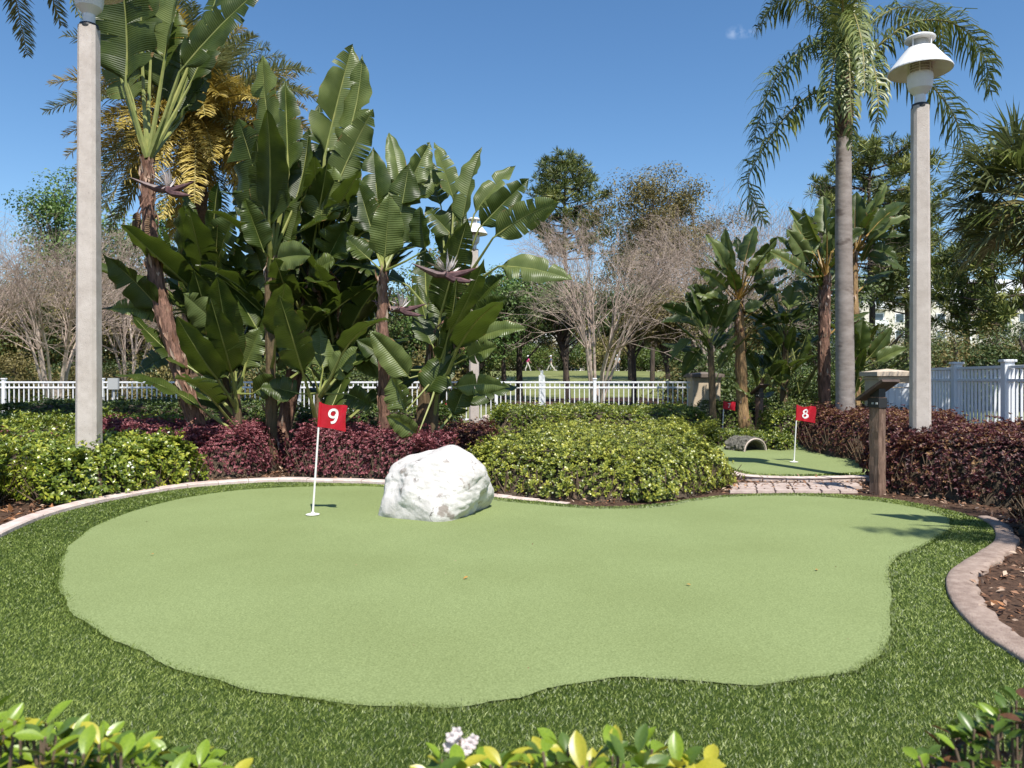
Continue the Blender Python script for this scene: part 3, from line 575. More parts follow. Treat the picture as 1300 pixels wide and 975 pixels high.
fence((fx(-60), Yf), (fx(876), Yf), 1.16, [(q + 60) / 936 for q in pxs] , 150, 'long white metal picket fence running along the back of the garden', wp=.085)
fence((8.02, 14.75), (7.12, 9.2), 1.44, [.02, .31, .63, .97], 42, 'white vinyl picket fence along the right side coming towards the camera', wp=.14, pk=.032, rails=(0, .2))
t = thing('fence', (7.3, 14.8, 0), 'short solid white fence panel between the stucco pillar and lamp post', 'fence')
for i in range(5): mk('plank', boxV(7.30 + i * .13, 7.30 + i * .13 + .124, 14.76, 14.79, .05, 1.05 + .004 * i), BF, M['white'], t)
mk('rail', boxV(7.28, 7.97, 14.74, 14.81, 1.075, 1.15), BF, M['white'], t)
def pillar(px, Y, wd, ht, label, capm, x0=None):
    x = (px - HX) / FP * Y; t = thing('pillar', (x, Y, 0), label, 'pillar')
    inst('shaft', bevel_box('shaft', wd, wd, ht, M['stucco'], .01), t, (x, Y, 0)); inst('moulding', bevel_box('moulding', wd * 1.08, wd * 1.08, .07, M['stucco'], .02), t, (x, Y, ht - .075 + .002))
    V, F = [], []
    h = wd * .62; V = boxV(x - h, x + h, Y - h, Y + h, ht + .001, ht + .085) + [(x, Y, ht + .15)]; F = [(3, 2, 1, 0), (0, 1, 5, 4), (1, 2, 6, 5), (2, 3, 7, 6), (3, 0, 4, 7), (4, 5, 8), (5, 6, 8), (6, 7, 8), (7, 4, 8)]
    mk('cap', V, F, M[capm], t); return t
pillar(1126, 15.2, .62, 1.29, 'tan stucco pillar with pale stone cap behind the slanted signboard', 'cap')
pillar(893, 20.2, .72, 1.27, 'shaded stucco pillar with dark cap where the back fence ends', 'cap_dark')
t = thing('utility_box', (fx(147), 19.9, 0), 'small grey box fixed to the back fence left of the leaning trunk', 'utility box')
mk('cabinet', boxV(fx(140), fx(153), 19.86, 19.94, .95, 1.25), BF, M['bin'], t); mk('stand', boxV(fx(146), fx(148), 19.9, 19.93, 0, .95), BF, M['bin'], t)
b = P(622, 545, 16.5); V, F = lathe([(0, -.02), (.22, -.02), (.2, .3), (.14, .42), (0, .45)], 9, (b[0], b[1])); V = [(v[0] + .05 * math.sin(v[2] * 9), v[1], v[2]) for v in V]
tag(mk('stone_block', V, F, M['kerb'], loc=(b[0], b[1], 0)), 'small pale stone block at the foot of the distant lamp', 'stone')
# ---------------------------------------------------------------- hedges
def hedge(name, poly, h, m, lf, wd, dens, label, cat='hedge', k=6, w_=.35, lumpf=3., lumpa=.12, six=False, stems=True, seed=1, tone0=.5):
    poly = np.asarray(poly, float); r_ = np.random.default_rng(seed); c = poly.mean(0); t = thing(name, (c[0], c[1], 0), label, cat)
    area = .5 * abs(np.dot(poly[:, 0], np.roll(poly[:, 1], 1)) - np.dot(poly[:, 1], np.roll(poly[:, 0], 1)))
    def H(x, y): return h * (1 + lumpa * lump(x + seed * 3.1, y, lumpf) + .5 * lumpa * lump(x * 1.1, y + seed, lumpf * 3))
    n = int(area * dens * 1.6); x = r_.uniform(poly[:, 0].min(), poly[:, 0].max(), n * 3); y = r_.uniform(poly[:, 1].min(), poly[:, 1].max(), n * 3); kk = inpoly(x, y, poly); x, y = x[kk], y[kk]
    x, y = x[:n], y[:n]; d = edgedist(x, y, poly); top = d > w_ * .5; x, y, d = x[top], y[top], d[top]
    tt = np.arccos(np.clip(1 - d / w_, 0, 1)); hh = H(x, y); Pt = np.stack([x, y, hh * np.sin(tt)], 1); Nt = np.stack([r_.normal(size=len(x)) * .25, r_.normal(size=len(x)) * .25 - .15, np.ones(len(x))], 1)
    # sides
    pr = np.vstack([poly, poly[:1]]); s_ = arc(pr); n2 = int(s_[-1] * (h + w_ * .6) * dens * 2.2); s = r_.random(n2) * s_[-1]
    q = np.stack([np.interp(s, s_, pr[:, 0]), np.interp(s, s_, pr[:, 1])], 1); q2 = np.stack([np.interp((s + .01) % s_[-1], s_, pr[:, 0]), np.interp((s + .01) % s_[-1], s_, pr[:, 1])], 1)
    T = nrm(q2 - q); Nn = np.stack([T[:, 1], -T[:, 0]], 1); sg = np.where(inpoly(*(q + Nn * .03).T, poly), -1, 1)[:, None]; Nn = Nn * sg
    th = r_.uniform(.12, PI / 2, n2); d2 = w_ * (1 - np.cos(th)); wob = .10 * lump(q[:, 0] * 1.3 + 9, q[:, 1] * 1.3, 5)[:, None] * w_ / .3; pos = q - Nn * d2[:, None] + Nn * wob
    Ps = np.stack([pos[:, 0], pos[:, 1], H(pos[:, 0], pos[:, 1]) * np.sin(th)], 1); Ns = np.stack([Nn[:, 0] * np.cos(th), Nn[:, 1] * np.cos(th), np.sin(th) * .9 + .25], 1) + r_.normal(size=(n2, 3)) * .22
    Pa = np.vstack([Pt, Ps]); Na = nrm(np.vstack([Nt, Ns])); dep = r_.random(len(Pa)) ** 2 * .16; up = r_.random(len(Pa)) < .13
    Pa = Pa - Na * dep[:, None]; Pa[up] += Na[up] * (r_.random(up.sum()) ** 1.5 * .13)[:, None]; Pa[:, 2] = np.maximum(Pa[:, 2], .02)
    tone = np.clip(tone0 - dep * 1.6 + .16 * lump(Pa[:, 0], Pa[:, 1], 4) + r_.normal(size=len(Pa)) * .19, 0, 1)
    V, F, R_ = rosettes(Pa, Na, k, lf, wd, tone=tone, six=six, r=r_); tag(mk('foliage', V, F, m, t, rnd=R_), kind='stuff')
    # woody interior
    st = .11; gx = np.arange(poly[:, 0].min(), poly[:, 0].max() + st, st); gy = np.arange(poly[:, 1].min(), poly[:, 1].max() + st, st); X, Yg = np.meshgrid(gx, gy); xf, yf = X.ravel(), Yg.ravel()
    ins = inpoly(xf, yf, poly); d = np.where(ins, edgedist(xf, yf, poly), 0); dd_ = np.clip(d - .10, 0, None); Z = np.where(ins, (H(xf, yf) - .10) * np.sin(np.arccos(np.clip(1 - dd_ / w_, 0, 1))), 0) + r_.normal(size=len(xf)) * .012; Z[~ins] = -.05
    a = len(gx); F = np.array([[i * a + j, i * a + j + 1, (i + 1) * a + j + 1, (i + 1) * a + j] for i in range(len(gy) - 1) for j in range(a - 1)]); ok = (ins & (dd_ > 0))[F].any(1)
    if ok.any(): mk('branches', np.stack([xf, yf, Z], 1), F[ok], M['twig'], t, smooth=True)
    if stems:
        n3 = int(s_[-1] * 45); s = r_.random(n3) * s_[-1]; q = np.stack([np.interp(s, s_, pr[:, 0]), np.interp(s, s_, pr[:, 1])], 1); q = q + (c - q) * (.10 / (np.linalg.norm(c - q, axis=1, keepdims=True) + .01)) * r_.uniform(.6, 2.2, (n3, 1))
        A = np.stack([q[:, 0], q[:, 1], np.zeros(n3)], 1); B = A + np.stack([r_.normal(size=n3) * .09, r_.normal(size=n3) * .09, r_.uniform(.12, .34, n3) * h / .5], 1); V, F = segs(A, B, .007, .004); mk('stems', V, F, M['stem'], t)
    return t
def pl(*a): return [G2(*q) for q in a]
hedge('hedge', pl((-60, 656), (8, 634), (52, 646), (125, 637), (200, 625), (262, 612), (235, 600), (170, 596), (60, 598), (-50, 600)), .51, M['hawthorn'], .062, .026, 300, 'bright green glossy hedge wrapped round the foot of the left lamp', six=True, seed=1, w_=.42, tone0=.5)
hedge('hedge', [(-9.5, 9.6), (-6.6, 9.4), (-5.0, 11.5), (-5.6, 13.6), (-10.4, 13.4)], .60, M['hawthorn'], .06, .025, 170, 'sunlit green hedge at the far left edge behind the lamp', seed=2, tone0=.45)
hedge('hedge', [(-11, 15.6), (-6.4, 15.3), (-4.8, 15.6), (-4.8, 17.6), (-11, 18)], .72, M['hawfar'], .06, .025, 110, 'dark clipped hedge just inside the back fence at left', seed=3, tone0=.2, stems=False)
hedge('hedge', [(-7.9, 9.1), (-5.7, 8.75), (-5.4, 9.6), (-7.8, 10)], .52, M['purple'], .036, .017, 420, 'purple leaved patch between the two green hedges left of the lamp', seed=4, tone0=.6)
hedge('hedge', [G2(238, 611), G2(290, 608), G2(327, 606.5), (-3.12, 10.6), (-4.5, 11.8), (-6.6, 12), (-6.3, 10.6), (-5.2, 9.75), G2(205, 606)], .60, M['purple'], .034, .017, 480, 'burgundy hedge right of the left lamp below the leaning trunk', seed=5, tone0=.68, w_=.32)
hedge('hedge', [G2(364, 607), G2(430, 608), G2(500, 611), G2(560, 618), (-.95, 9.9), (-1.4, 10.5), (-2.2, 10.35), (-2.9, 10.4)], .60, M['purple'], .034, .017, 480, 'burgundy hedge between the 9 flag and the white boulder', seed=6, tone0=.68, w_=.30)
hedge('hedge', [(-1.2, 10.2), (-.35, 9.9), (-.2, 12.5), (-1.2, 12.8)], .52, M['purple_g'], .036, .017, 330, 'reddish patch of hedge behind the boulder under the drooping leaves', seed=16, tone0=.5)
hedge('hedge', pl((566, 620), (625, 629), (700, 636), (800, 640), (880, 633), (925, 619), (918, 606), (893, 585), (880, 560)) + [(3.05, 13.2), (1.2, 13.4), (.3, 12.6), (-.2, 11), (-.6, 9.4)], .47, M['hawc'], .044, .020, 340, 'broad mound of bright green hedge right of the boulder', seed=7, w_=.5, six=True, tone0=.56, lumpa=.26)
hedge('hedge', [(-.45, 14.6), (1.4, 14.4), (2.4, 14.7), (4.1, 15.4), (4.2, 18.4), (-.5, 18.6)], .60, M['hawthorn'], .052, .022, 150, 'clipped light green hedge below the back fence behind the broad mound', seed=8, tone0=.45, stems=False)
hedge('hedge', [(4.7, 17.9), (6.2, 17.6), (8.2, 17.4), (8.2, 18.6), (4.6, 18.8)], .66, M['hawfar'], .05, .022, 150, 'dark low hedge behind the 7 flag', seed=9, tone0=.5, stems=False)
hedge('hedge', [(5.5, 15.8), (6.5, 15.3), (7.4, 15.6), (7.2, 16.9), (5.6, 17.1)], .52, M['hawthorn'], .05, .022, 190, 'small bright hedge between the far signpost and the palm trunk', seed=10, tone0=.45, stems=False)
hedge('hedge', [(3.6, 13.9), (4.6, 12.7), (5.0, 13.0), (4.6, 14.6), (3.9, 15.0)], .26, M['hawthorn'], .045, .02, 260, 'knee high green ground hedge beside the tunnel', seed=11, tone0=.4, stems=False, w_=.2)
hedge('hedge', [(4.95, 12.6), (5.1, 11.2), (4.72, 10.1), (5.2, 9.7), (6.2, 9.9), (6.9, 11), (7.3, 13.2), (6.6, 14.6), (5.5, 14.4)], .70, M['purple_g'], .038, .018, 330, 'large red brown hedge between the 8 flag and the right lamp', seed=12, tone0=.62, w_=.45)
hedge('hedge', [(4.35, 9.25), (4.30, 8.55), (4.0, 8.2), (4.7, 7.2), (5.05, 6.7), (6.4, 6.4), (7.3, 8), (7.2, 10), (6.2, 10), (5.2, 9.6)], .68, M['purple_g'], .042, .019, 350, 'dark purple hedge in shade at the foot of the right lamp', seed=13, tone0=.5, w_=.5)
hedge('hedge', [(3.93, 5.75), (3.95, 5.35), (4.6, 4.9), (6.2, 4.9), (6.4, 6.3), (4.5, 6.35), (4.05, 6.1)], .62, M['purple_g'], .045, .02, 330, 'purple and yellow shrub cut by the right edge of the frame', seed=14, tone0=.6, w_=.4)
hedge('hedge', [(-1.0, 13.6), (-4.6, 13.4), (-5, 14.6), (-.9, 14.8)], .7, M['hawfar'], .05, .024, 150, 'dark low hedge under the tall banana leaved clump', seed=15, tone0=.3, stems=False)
# ---- shrubs right in front of the camera: every leaf is its own part
def big_leaf_mesh(nm, m, seed):
    r_ = np.random.default_rng(seed); n = 7; V = []; uv = []
    for i in range(n):
        t = i / (n - 1); wd = .5 * math.sin(PI * min(1, t ** 1.25 * .97 + .02)) ** .8 * (.42); dr = -.18 * t * t
        for u in (-1, -.5, 0, .5, 1): V.append((u * wd, t, dr + abs(u) * wd * .38)); uv.append((abs(u), t))
    F = np.array([[i * 5 + j, i * 5 + j + 1, (i + 1) * 5 + j + 1, (i + 1) * 5 + j] for i in range(n - 1) for j in range(4)])
    return mesh(nm, V, F, m, uv=uv, smooth=True)
fl_m = [mat('front_leaf_%s' % n, a, b, scale=14, rough=.35, trans=.3, spec=.6) for n, a, b in (('green', (.16, .26, .02), (.27, .38, .03)), ('yellow', (.38, .38, .03), (.52, .46, .05)), ('deep', (.07, .13, .02), (.12, .19, .03)), ('bronze', (.09, .03, .02), (.2, .10, .04)))]
fl = [big_leaf_mesh('leaf', m, 1) for m in fl_m]
def front_shrub(tips, label, seed, mats=(0, 0, 0, 1, 2), lf=.060, name='shrub', down=4):
    r_ = random.Random(seed); c = np.mean([P(*t_) for t_ in tips], 0); t = thing(name, (c[0], c[1], 0), label, 'shrub')
    for (px, py, Y) in tips:
        tip = P(px, py, Y) - np.array([0, 0, lf * .7]); root = np.array([c[0] + (tip[0] - c[0]) * .6, Y + r_.uniform(-.03, .05), 0]); mid = (tip + root) / 2 + np.array([r_.uniform(-.03, .03), 0, 0])
        mk('stem', *tube([root, mid, tip], [.006, .005, .003], 6), M['stem'], t)
        for q in range(r_.randint(6, 8)):
            f = r_.random() ** 1.6 * .16; p = tip - np.array([0, 0, 1]) * f; a = q * 2.4 + r_.random(); el = r_.uniform(.15, 1.15) - f * 3
            s = lf * r_.uniform(.75, 1.25); o = inst('leaf', r_.choice([fl[k] for k in mats]), t, p, (el, r_.uniform(-.5, .5), a), (s * 1.15, s, s))
    return t
def tipsrow(r0, lo, hi, yfun, n, Y0=1.5, Y1=1.85):
    r_ = random.Random(r0); return [(x, yfun(x) + r_.uniform(-6, 26), r_.uniform(Y0, Y1)) for x in [lo + (hi - lo) * (i + r_.random()) / n for i in range(n)]]
front_shrub(tipsrow(1, -40, 135, lambda x: 893 + .12 * x, 34), 'bright leafy shrub filling the bottom left corner', 5)
front_shrub(tipsrow(2, 130, 300, lambda x: 920 + .14 * (x - 120), 22), 'sparser low shrub right of the bottom left corner shrub', 6)
front_shrub(tipsrow(3, 545, 900, lambda x: 920 + 18 * abs(x - 720) / 150, 36), 'row of yellow green shrub leaves with white blossom at bottom centre', 7, mats=(0, 1, 0, 1, 2), lf=.064)
front_shrub(tipsrow(4, 1165, 1330, lambda x: 935 - .45 * (x - 1160), 30, 1.7, 2.0), 'dark bronze leaved shrub in the bottom right corner', 8, mats=(2, 2, 3, 2, 0), lf=.05)
t = thing('blossom', tuple(P(583, 955, 1.7)), 'cluster of small white pink flowers above the bottom centre shrub', 'flower')
for i, (px, py) in enumerate([(573, 932), (580, 926), (588, 940), (598, 941), (570, 944), (582, 938), (592, 948), (577, 950), (601, 935)]):
    c = P(px, py + 3, 1.70 + .01 * (i % 3)); n = 5; a = np.arange(n) * 2 * PI / n + i; D = np.stack([np.cos(a), -.3 + 0 * a, np.sin(a)], 1); V, F = leaves6(np.repeat(c[None], n, 0), D, np.tile([0, -1., .3], (n, 1)), .015, .012)
    mk('petals', V, F, M['petal'], t)
mk('flower_stalk', *tube([P(583, 985, 1.7), P(583, 955, 1.7), P(584, 940, 1.7)], .003, 6), M['stem'], t)
# ---------------------------------------------------------------- giant bird of paradise
def prof(t):
    a = math.sqrt(max(0, 1 - (1 - min(t / .22, 1)) ** 2)); b = 1 if t < .35 else max(0, 1 - ((t - .35) / .65) ** 1.9) ** .85; return a * b
def bird_leaf(t, base, tip, width, root, m, r_, tears=2, face=None, arch=.12, fold=None, sm='stalk'):
    base, tip, root = (np.asarray(q, float) for q in (base, tip, root)); Lg = np.linalg.norm(tip - base); ax = nrm(tip - base)
    face = np.array([r_.uniform(-.9, .9), -1, r_.uniform(-.1, .9)]) if face is None else np.array(face, float)
    face = nrm(face - ax * (face @ ax)); ctrl = (base + tip) / 2 + (face if r_.random() < .5 else -face) * arch * Lg * r_.uniform(.2, 1) + np.array([0, 0, 1]) * arch * Lg * (.9 if ax[2] < .6 else .2)
    N = 20; ts = np.linspace(0, 1, N + 1); fold = r_.uniform(.15, .75) if fold is None else fold
    def mid(q): return (1 - q) ** 2 * base + 2 * q * (1 - q) * ctrl + q * q * tip
    def tan(q): return nrm(2 * (1 - q) * (ctrl - base) + 2 * q * (tip - ctrl) + 1e-6)
    V = []; F = []; uv = []; ph_ = r_.random() * 6
    for side in (-1, 1):
        br = sorted(r_.sample(range(4, N - 1), min(tears, N - 6))) if tears else []; cuts = [0] + br + [N]; 
        for c0, c1 in zip(cuts[:-1], cuts[1:]):
            tc_ = (ts[c0] + ts[c1]) / 2; sag = r_.uniform(-.05, .22) if tears else 0; o = len(V); na = 5; gap = .16 if tears else 0
            for i in range(c0, c1 + 1):
                q = ts[i]
                for u in range(na):
                    uu = u / (na - 1); q2 = tc_ + (q - tc_) * (1 - gap * uu * uu); q2 = min(max(q2, 0), 1) + .06 * uu * (1 - q); q2 = min(q2, 1)
                    T = tan(q2); Sd = nrm(np.cross(T, face)); Nn = np.cross(Sd, T); wv = width / 2 * prof(q) * (1 + .03 * math.sin(q * 30 + ph_)); a = fold + sag * uu * 1.2 - .35 * uu * uu
                    V.append(mid(q2) + Sd * side * wv * uu * math.cos(a) + Nn * wv * uu * math.sin(a) + Nn * .012 * math.sin(q * 22 + ph_ + side) * uu * uu * width / .3); uv.append((uu, q * Lg / 1.2))
            for i in range(c1 - c0):
                for u in range(na - 1): a_ = o + i * na + u; F.append((a_, a_ + 1, a_ + na + 1, a_ + na))
    lf = mk('leaf', V, np.array(F), m, t, uv=uv, smooth=True)
    jm = (root + base) / 2 + (root - base)[[1, 0, 2]] * .04; pts = [root, jm, base] + [mid(q) - face * .004 for q in (.25, .5, .75, .97)]; rr = [.030, .022, .014, .010, .008, .005, .002]
    s = max(.6, Lg / 1.1); V, F = tube(pts, [q * s for q in rr], 6); mk('leaf_stalk', V, F, M[sm], lf)
    return lf
def ptrunk(t, pts, r0, r1, m, n=9, flakes=120, seed=0, flk=.16):
    pts = spline(pts, 5, False); k = len(pts); rad = np.linspace(r0, r1, k) * (1 + .10 * np.sin(np.arange(k) * 2.1)); mk('trunk', *tube(pts, rad, n, .14, seed=seed), m, t)
    if flakes:
        r_ = np.random.default_rng(seed + 5); i = r_.integers(0, k - 1, flakes); Pp = pts[i]; T = nrm(np.gradient(pts, axis=0))[i]; a = r_.random(flakes) * 2 * PI; side = np.stack([np.cos(a), np.sin(a), 0 * a], 1)
        V, F = leaves(Pp + side * rad[i][:, None] * .9, T * np.sign(r_.random(flakes) - .35)[:, None] + side * r_.uniform(.05, .5, (flakes, 1)), side, flk * r_.uniform(.5, 1.5, flakes), .045 * r_.uniform(.5, 1.4, flakes), .1)
        tag(mk('dry_sheaths', V, F, M['sheath'], t, rnd=np.repeat(r_.random(flakes), 4)), kind='stuff')
def flower(p, s, label, dirx=1, seed=0):
    t = thing('flower_head', tuple(p), label, 'flower'); r_ = np.random.default_rng(seed); p = np.asarray(p, float)
    for k, (dx, dz) in enumerate(((1, .15), (-.9, .25), (.8, -.25))):
        d = nrm(np.array([dx * dirx, -.35, dz])); pts = [p - d * .02 * s, p + d * .10 * s + np.array([0, 0, -.03 * s]), p + d * .22 * s + np.array([0, 0, -.02 * s]), p + d * .36 * s]; mk('bract', *tube(pts, [.035 * s, .04 * s, .024 * s, .003], 7), M['bract'], t)
    for i in range(16):
        d = nrm(np.array([r_.normal() * .8, -.5 + r_.normal() * .3, .7 + r_.normal() * .4])); V, F = leaves((p + d * .02)[None], d[None], np.array([[d[2], 0, -d[0]]]) + .1, .22 * s * r_.uniform(.6, 1.1), .035 * s, .3); mk('sepal', V, F, M['sepal'], t)
def bird_plant(trunkpx, Y, r0, r1, tm, leafs, label, seed, group=None, filler=0, flakes=120, lm=None, sm='stalk', Lf=1.25):
    """trunkpx: trunk line, leafs: (blade base px, blade tip px, blade width px, depth of base, depth of tip, tears)"""
    r_ = random.Random(seed); pts = [P(x, y, Y + dy) for x, y, dy in trunkpx]; pts[0][2] = 0 if pts[0][2] < .45 else pts[0][2]
    t = thing('banana_plant', (pts[0][0], pts[0][1], 0), label, 'giant bird of paradise', group); g = spline(pts, 5, False); ptrunk(t, pts, r0, r1, tm, flakes=flakes, seed=seed)
    top = pts[-1]
    for q in leafs:
        bx, by, tx, ty, wpx = q[:5]; db, dt = (q[5], q[6]) if len(q) > 6 else (r_.uniform(-.5, .3), r_.uniform(-.7, .5)); tears = q[7] + r_.choice([0, 0, 1, 3]) if len(q) > 7 else r_.choice([0, 2, 3, 5, 8]); 
        b = P(bx, by, Y + db); rt = top + (b - top) * .05; m = M['bird2'] if (len(q) > 8 and q[8]) else (M['bird'] if (r_.random() < .66 or lm) else M['bird2'])
        bird_leaf(t, b, P(tx, ty, Y + dt), wpx / FP * Y * (1.06 if Y < 14 else 1.12), rt, m, r_, tears, sm=sm, face=None if Y < 14 else (r_.uniform(-1.3, 1.3), -.8, r_.uniform(.2, 1.0)), fold=None if Y < 14 else r_.uniform(.4, .9))
    for i in range(filler):
        a = r_.uniform(0, 2 * PI); el = r_.uniform(.6, 1.4); s = r_.uniform(.75, 1.15) * Lf; st = g[int(len(g) * r_.uniform(.35, 1)) - 1]; d = np.array([math.cos(a) * math.cos(el), math.sin(a) * math.cos(el), math.sin(el)])
        b = st + d * s * r_.uniform(.35, .7); tip = b + nrm(d + np.array([math.cos(a), math.sin(a), -1.0]) * r_.uniform(.0, .45)) * s; bird_leaf(t, b, tip, s * r_.uniform(.28, .36), st, M['bird'], r_, r_.choice([0, 2, 4, 7]), face=(math.cos(a) * -.3 + r_.uniform(-.4, .4), -.5 * math.sin(a) - .4, .9), sm=sm)
    return t
GB = 'giant bird of paradise stems of the left clump'
bird_plant([(268, 560, 0), (238, 500, 0), (208, 400, 0), (192, 310, 0), (187, 240, 0), (188, 205, 0)], 10.0, .125, .07, M['btrunk'],
    [(160, 110, 146, -70, 78, -.2, -.5, 7), (208, 82, 240, -50, 46, 0, .2, 0, 1), (228, 92, 340, -22, 42, -.2, -.4, 1), (222, 148, 262, 30, 52, .4, .6, 5), (192, 60, 196, -40, 60, .5, .7, 2), (150, 85, 112, -30, 50, .4, .3, 4), (240, 110, 300, 20, 40, .3, .6, 3), (215, 165, 268, 90, 50, .5, .8, 6), (205, 120, 222, 10, 60, .6, .8, 5), (170, 130, 140, 55, 56, .5, .6, 7), (232, 150, 252, 60, 44, .7, 1.0, 4), (180, 60, 172, -60, 60, .3, .4, 3), (250, 60, 285, -60, 50, .4, .7, 3)],
    'tall leaning red brown trunk topped by leaves leaving the frame', 21, GB, flakes=260)
bird_plant([(300, 560, 0), (275, 450, 0), (262, 390, 0)], 10.9, .12, .07, M['btrunk_g'],
    [(250, 350, 232, 262, 55), (275, 345, 300, 268, 50), (205, 395, 130, 322, 42, -.9, -1.2, 0), (215, 400, 140, 392, 32, -.6, -.9, 4), (275, 380, 240, 300, 60), (285, 420, 232, 372, 38, -.8, -1, 0), (300, 360, 315, 290, 48), (270, 440, 215, 425, 40), (290, 400, 330, 330, 50), (230, 440, 170, 478, 36, -.3, -.5, 2)],
    'dark leafy stem filling the gap right of the leaning trunk', 22, GB, filler=34)
bird_plant([(345, 590, 0), (344, 470, 0), (342, 360, 0), (344, 330, 0)], 10.2, .085, .05, M['btrunk_g'],
    [(349, 200, 334, 68, 46, 0, .1, 2), (366, 222, 362, 100, 40, .1, .3, 2), (342, 300, 302, 150, 78, -.2, -.3, 4), (362, 290, 352, 170, 56, .2, .2, 5), (372, 265, 392, 162, 36, .2, .3, 2), (350, 330, 395, 325, 34, -.4, -.8, 0, 1), (335, 320, 310, 250, 34, -.3, -.5, 3), (355, 270, 348, 150, 44, .5, .7, 3), (330, 330, 316, 225, 46, .3, .4, 5), (362, 330, 385, 240, 46, .1, .2, 4), (340, 380, 318, 300, 44, .2, .2, 2)],
    'slender straight green stem in the middle of the left clump', 23, GB, filler=10, flakes=30)
bird_plant([(352, 580, 0), (378, 450, 0), (398, 350, 0), (404, 315, 0)], 10.9, .13, .08, M['btrunk'],
    [(412, 200, 448, 55, 60, .1, .2, 1, 1), (436, 190, 460, 68, 44, -.2, -.1, 2), (428, 235, 474, 138, 40, -.4, -.5, 5, 1), (405, 285, 424, 210, 60, -.5, -.6, 1), (420, 290, 408, 180, 50, .3, .3, 5), (395, 290, 370, 215, 44), (450, 300, 470, 235, 40), (395, 330, 350, 285, 46), (440, 330, 462, 262, 44, -.2, 0, 2), (385, 250, 398, 190, 38, 0, .2, 3), (440, 265, 436, 150, 42, .5, .7, 3), (455, 320, 446, 240, 42, .2, .3, 4), (415, 330, 440, 280, 44, -.4, -.6, 1), (470, 320, 482, 250, 36, .4, .5, 2), (420, 250, 405, 130, 40, .6, .9, 6), (395, 350, 425, 330, 36, -.4, -.6, 2)],
    'thick dark trunk carrying the highest pointed leaf of the clump', 24, GB, filler=26, flakes=160)
bird_plant([(420, 590, 0), (425, 480, 0), (430, 410, 0)], 11.2, .11, .07, M['btrunk_g'],
    [(435, 390, 470, 330, 44), (420, 380, 380, 330, 50), (445, 400, 500, 390, 36), (415, 400, 360, 395, 38), (400, 440, 352, 470, 36), (450, 440, 480, 480, 34)],
    'low dark stem hidden between the middle trunks', 25, GB, filler=36)
bird_plant([(489, 590, 0), (487, 470, 0), (486, 380, 0), (487, 345, 0)], 9.9, .085, .055, M['btrunk'],
    [(485, 298, 474, 186, 42, .4, .6, 1), (508, 240, 494, 168, 28, .5, .7, 0, 1), (518, 238, 546, 180, 36, .5, .6, 0), (500, 320, 520, 205, 46, .1, .1, 0), (488, 330, 494, 246, 42, -.4, -.6, 0, 1), (540, 318, 533, 262, 34, -.2, -.3, 0), (474, 300, 452, 225, 38, .2, .4, 2), (510, 280, 500, 215, 40, .5, .7, 1), (470, 330, 440, 300, 36, 0, 0, 3), (525, 250, 560, 215, 30, .6, .8, 0, 1)],
    'slim brown trunk with upright oval leaves left of the pale flower', 26, GB, filler=0, flakes=70)
fan_plant = bird_plant([(533, 590, 0), (545, 480, 0), (560, 410, 0), (572, 375, 0)], 10.3, .12, .085, M['btrunk_g'],
    [(576, 255, 551, 180, 30, .3, .3, 1, 1), (560, 262, 540, 200, 34, .5, .6, 2), (586, 288, 612, 186, 36, -.3, -.3, 0, 1), (602, 272, 655, 210, 28, 0, .1, 1, 1), (608, 290, 672, 226, 34, -.2, -.2, 1), (626, 302, 712, 256, 36, -.5, -.8, 1, 1), (633, 338, 728, 356, 34, -.5, -.9, 2, 1), (598, 395, 640, 348, 30, 0, -.2, 2), (575, 300, 540, 262, 34, .3, .4, 1), (560, 330, 590, 240, 34, .5, .6, 1)],
    'trunk with golden leaf bases and fan of leaves reaching right', 27, GB, filler=3, flakes=150, sm='stalk')
bird_plant([(548, 600, 0), (552, 520, 0), (560, 470, 0)], 9.9, .06, .04, M['btrunk_g'],
    [(602, 432, 668, 418, 24, -.4, -.7, 0), (600, 405, 645, 378, 26, -.3, -.4, 2), (592, 455, 632, 440, 26, -.5, -.7, 1), (575, 492, 648, 492, 24, -.6, -.9, 2, 1), (515, 522, 496, 478, 38, -.5, -.5, 0), (530, 553, 490, 528, 26, -.7, -.8, 0), (540, 500, 578, 448, 42, -.2, -.1, 0), (520, 480, 470, 420, 34, -.2, -.3, 0), (505, 470, 450, 430, 30, 0, .1, 1), (575, 530, 600, 470, 28, -.3, -.4, 1), (550, 440, 525, 395, 32, 0, .2, 1), (585, 470, 560, 420, 30, 0, .2, 2)],
    'young green shoots at the right foot of the left clump', 28, GB, filler=8, flakes=0)
bird_plant([(400, 600, 0), (402, 540, 0), (405, 500, 0)], 9.9, .06, .04, M['btrunk_g'],
    [(395, 470, 352, 430, 36, -.2, -.3, 1), (420, 480, 455, 440, 34, -.2, -.3, 0), (440, 500, 475, 520, 30, -.2, -.4, 2), (380, 500, 330, 492, 32, 0, -.1, 3), (410, 470, 405, 415, 36, .1, .3, 2)],
    'short leafy shoot behind the 9 flag', 29, GB, filler=8, flakes=0)
bird_plant([(305, 590, 0), (302, 540, 0), (300, 500, 0)], 10.1, .07, .05, M['btrunk_g'],
    [(290, 480, 248, 440, 36, -.2, -.3, 1), (310, 470, 330, 415, 36, .1, .1, 2), (285, 500, 236, 485, 26, -.3, -.5, 0), (320, 500, 362, 480, 30, 0, 0, 2), (300, 450, 285, 400, 32, .2, .3, 4)],
    'short leafy shoot at the foot of the leaning trunk', 30, GB, filler=9, flakes=0)
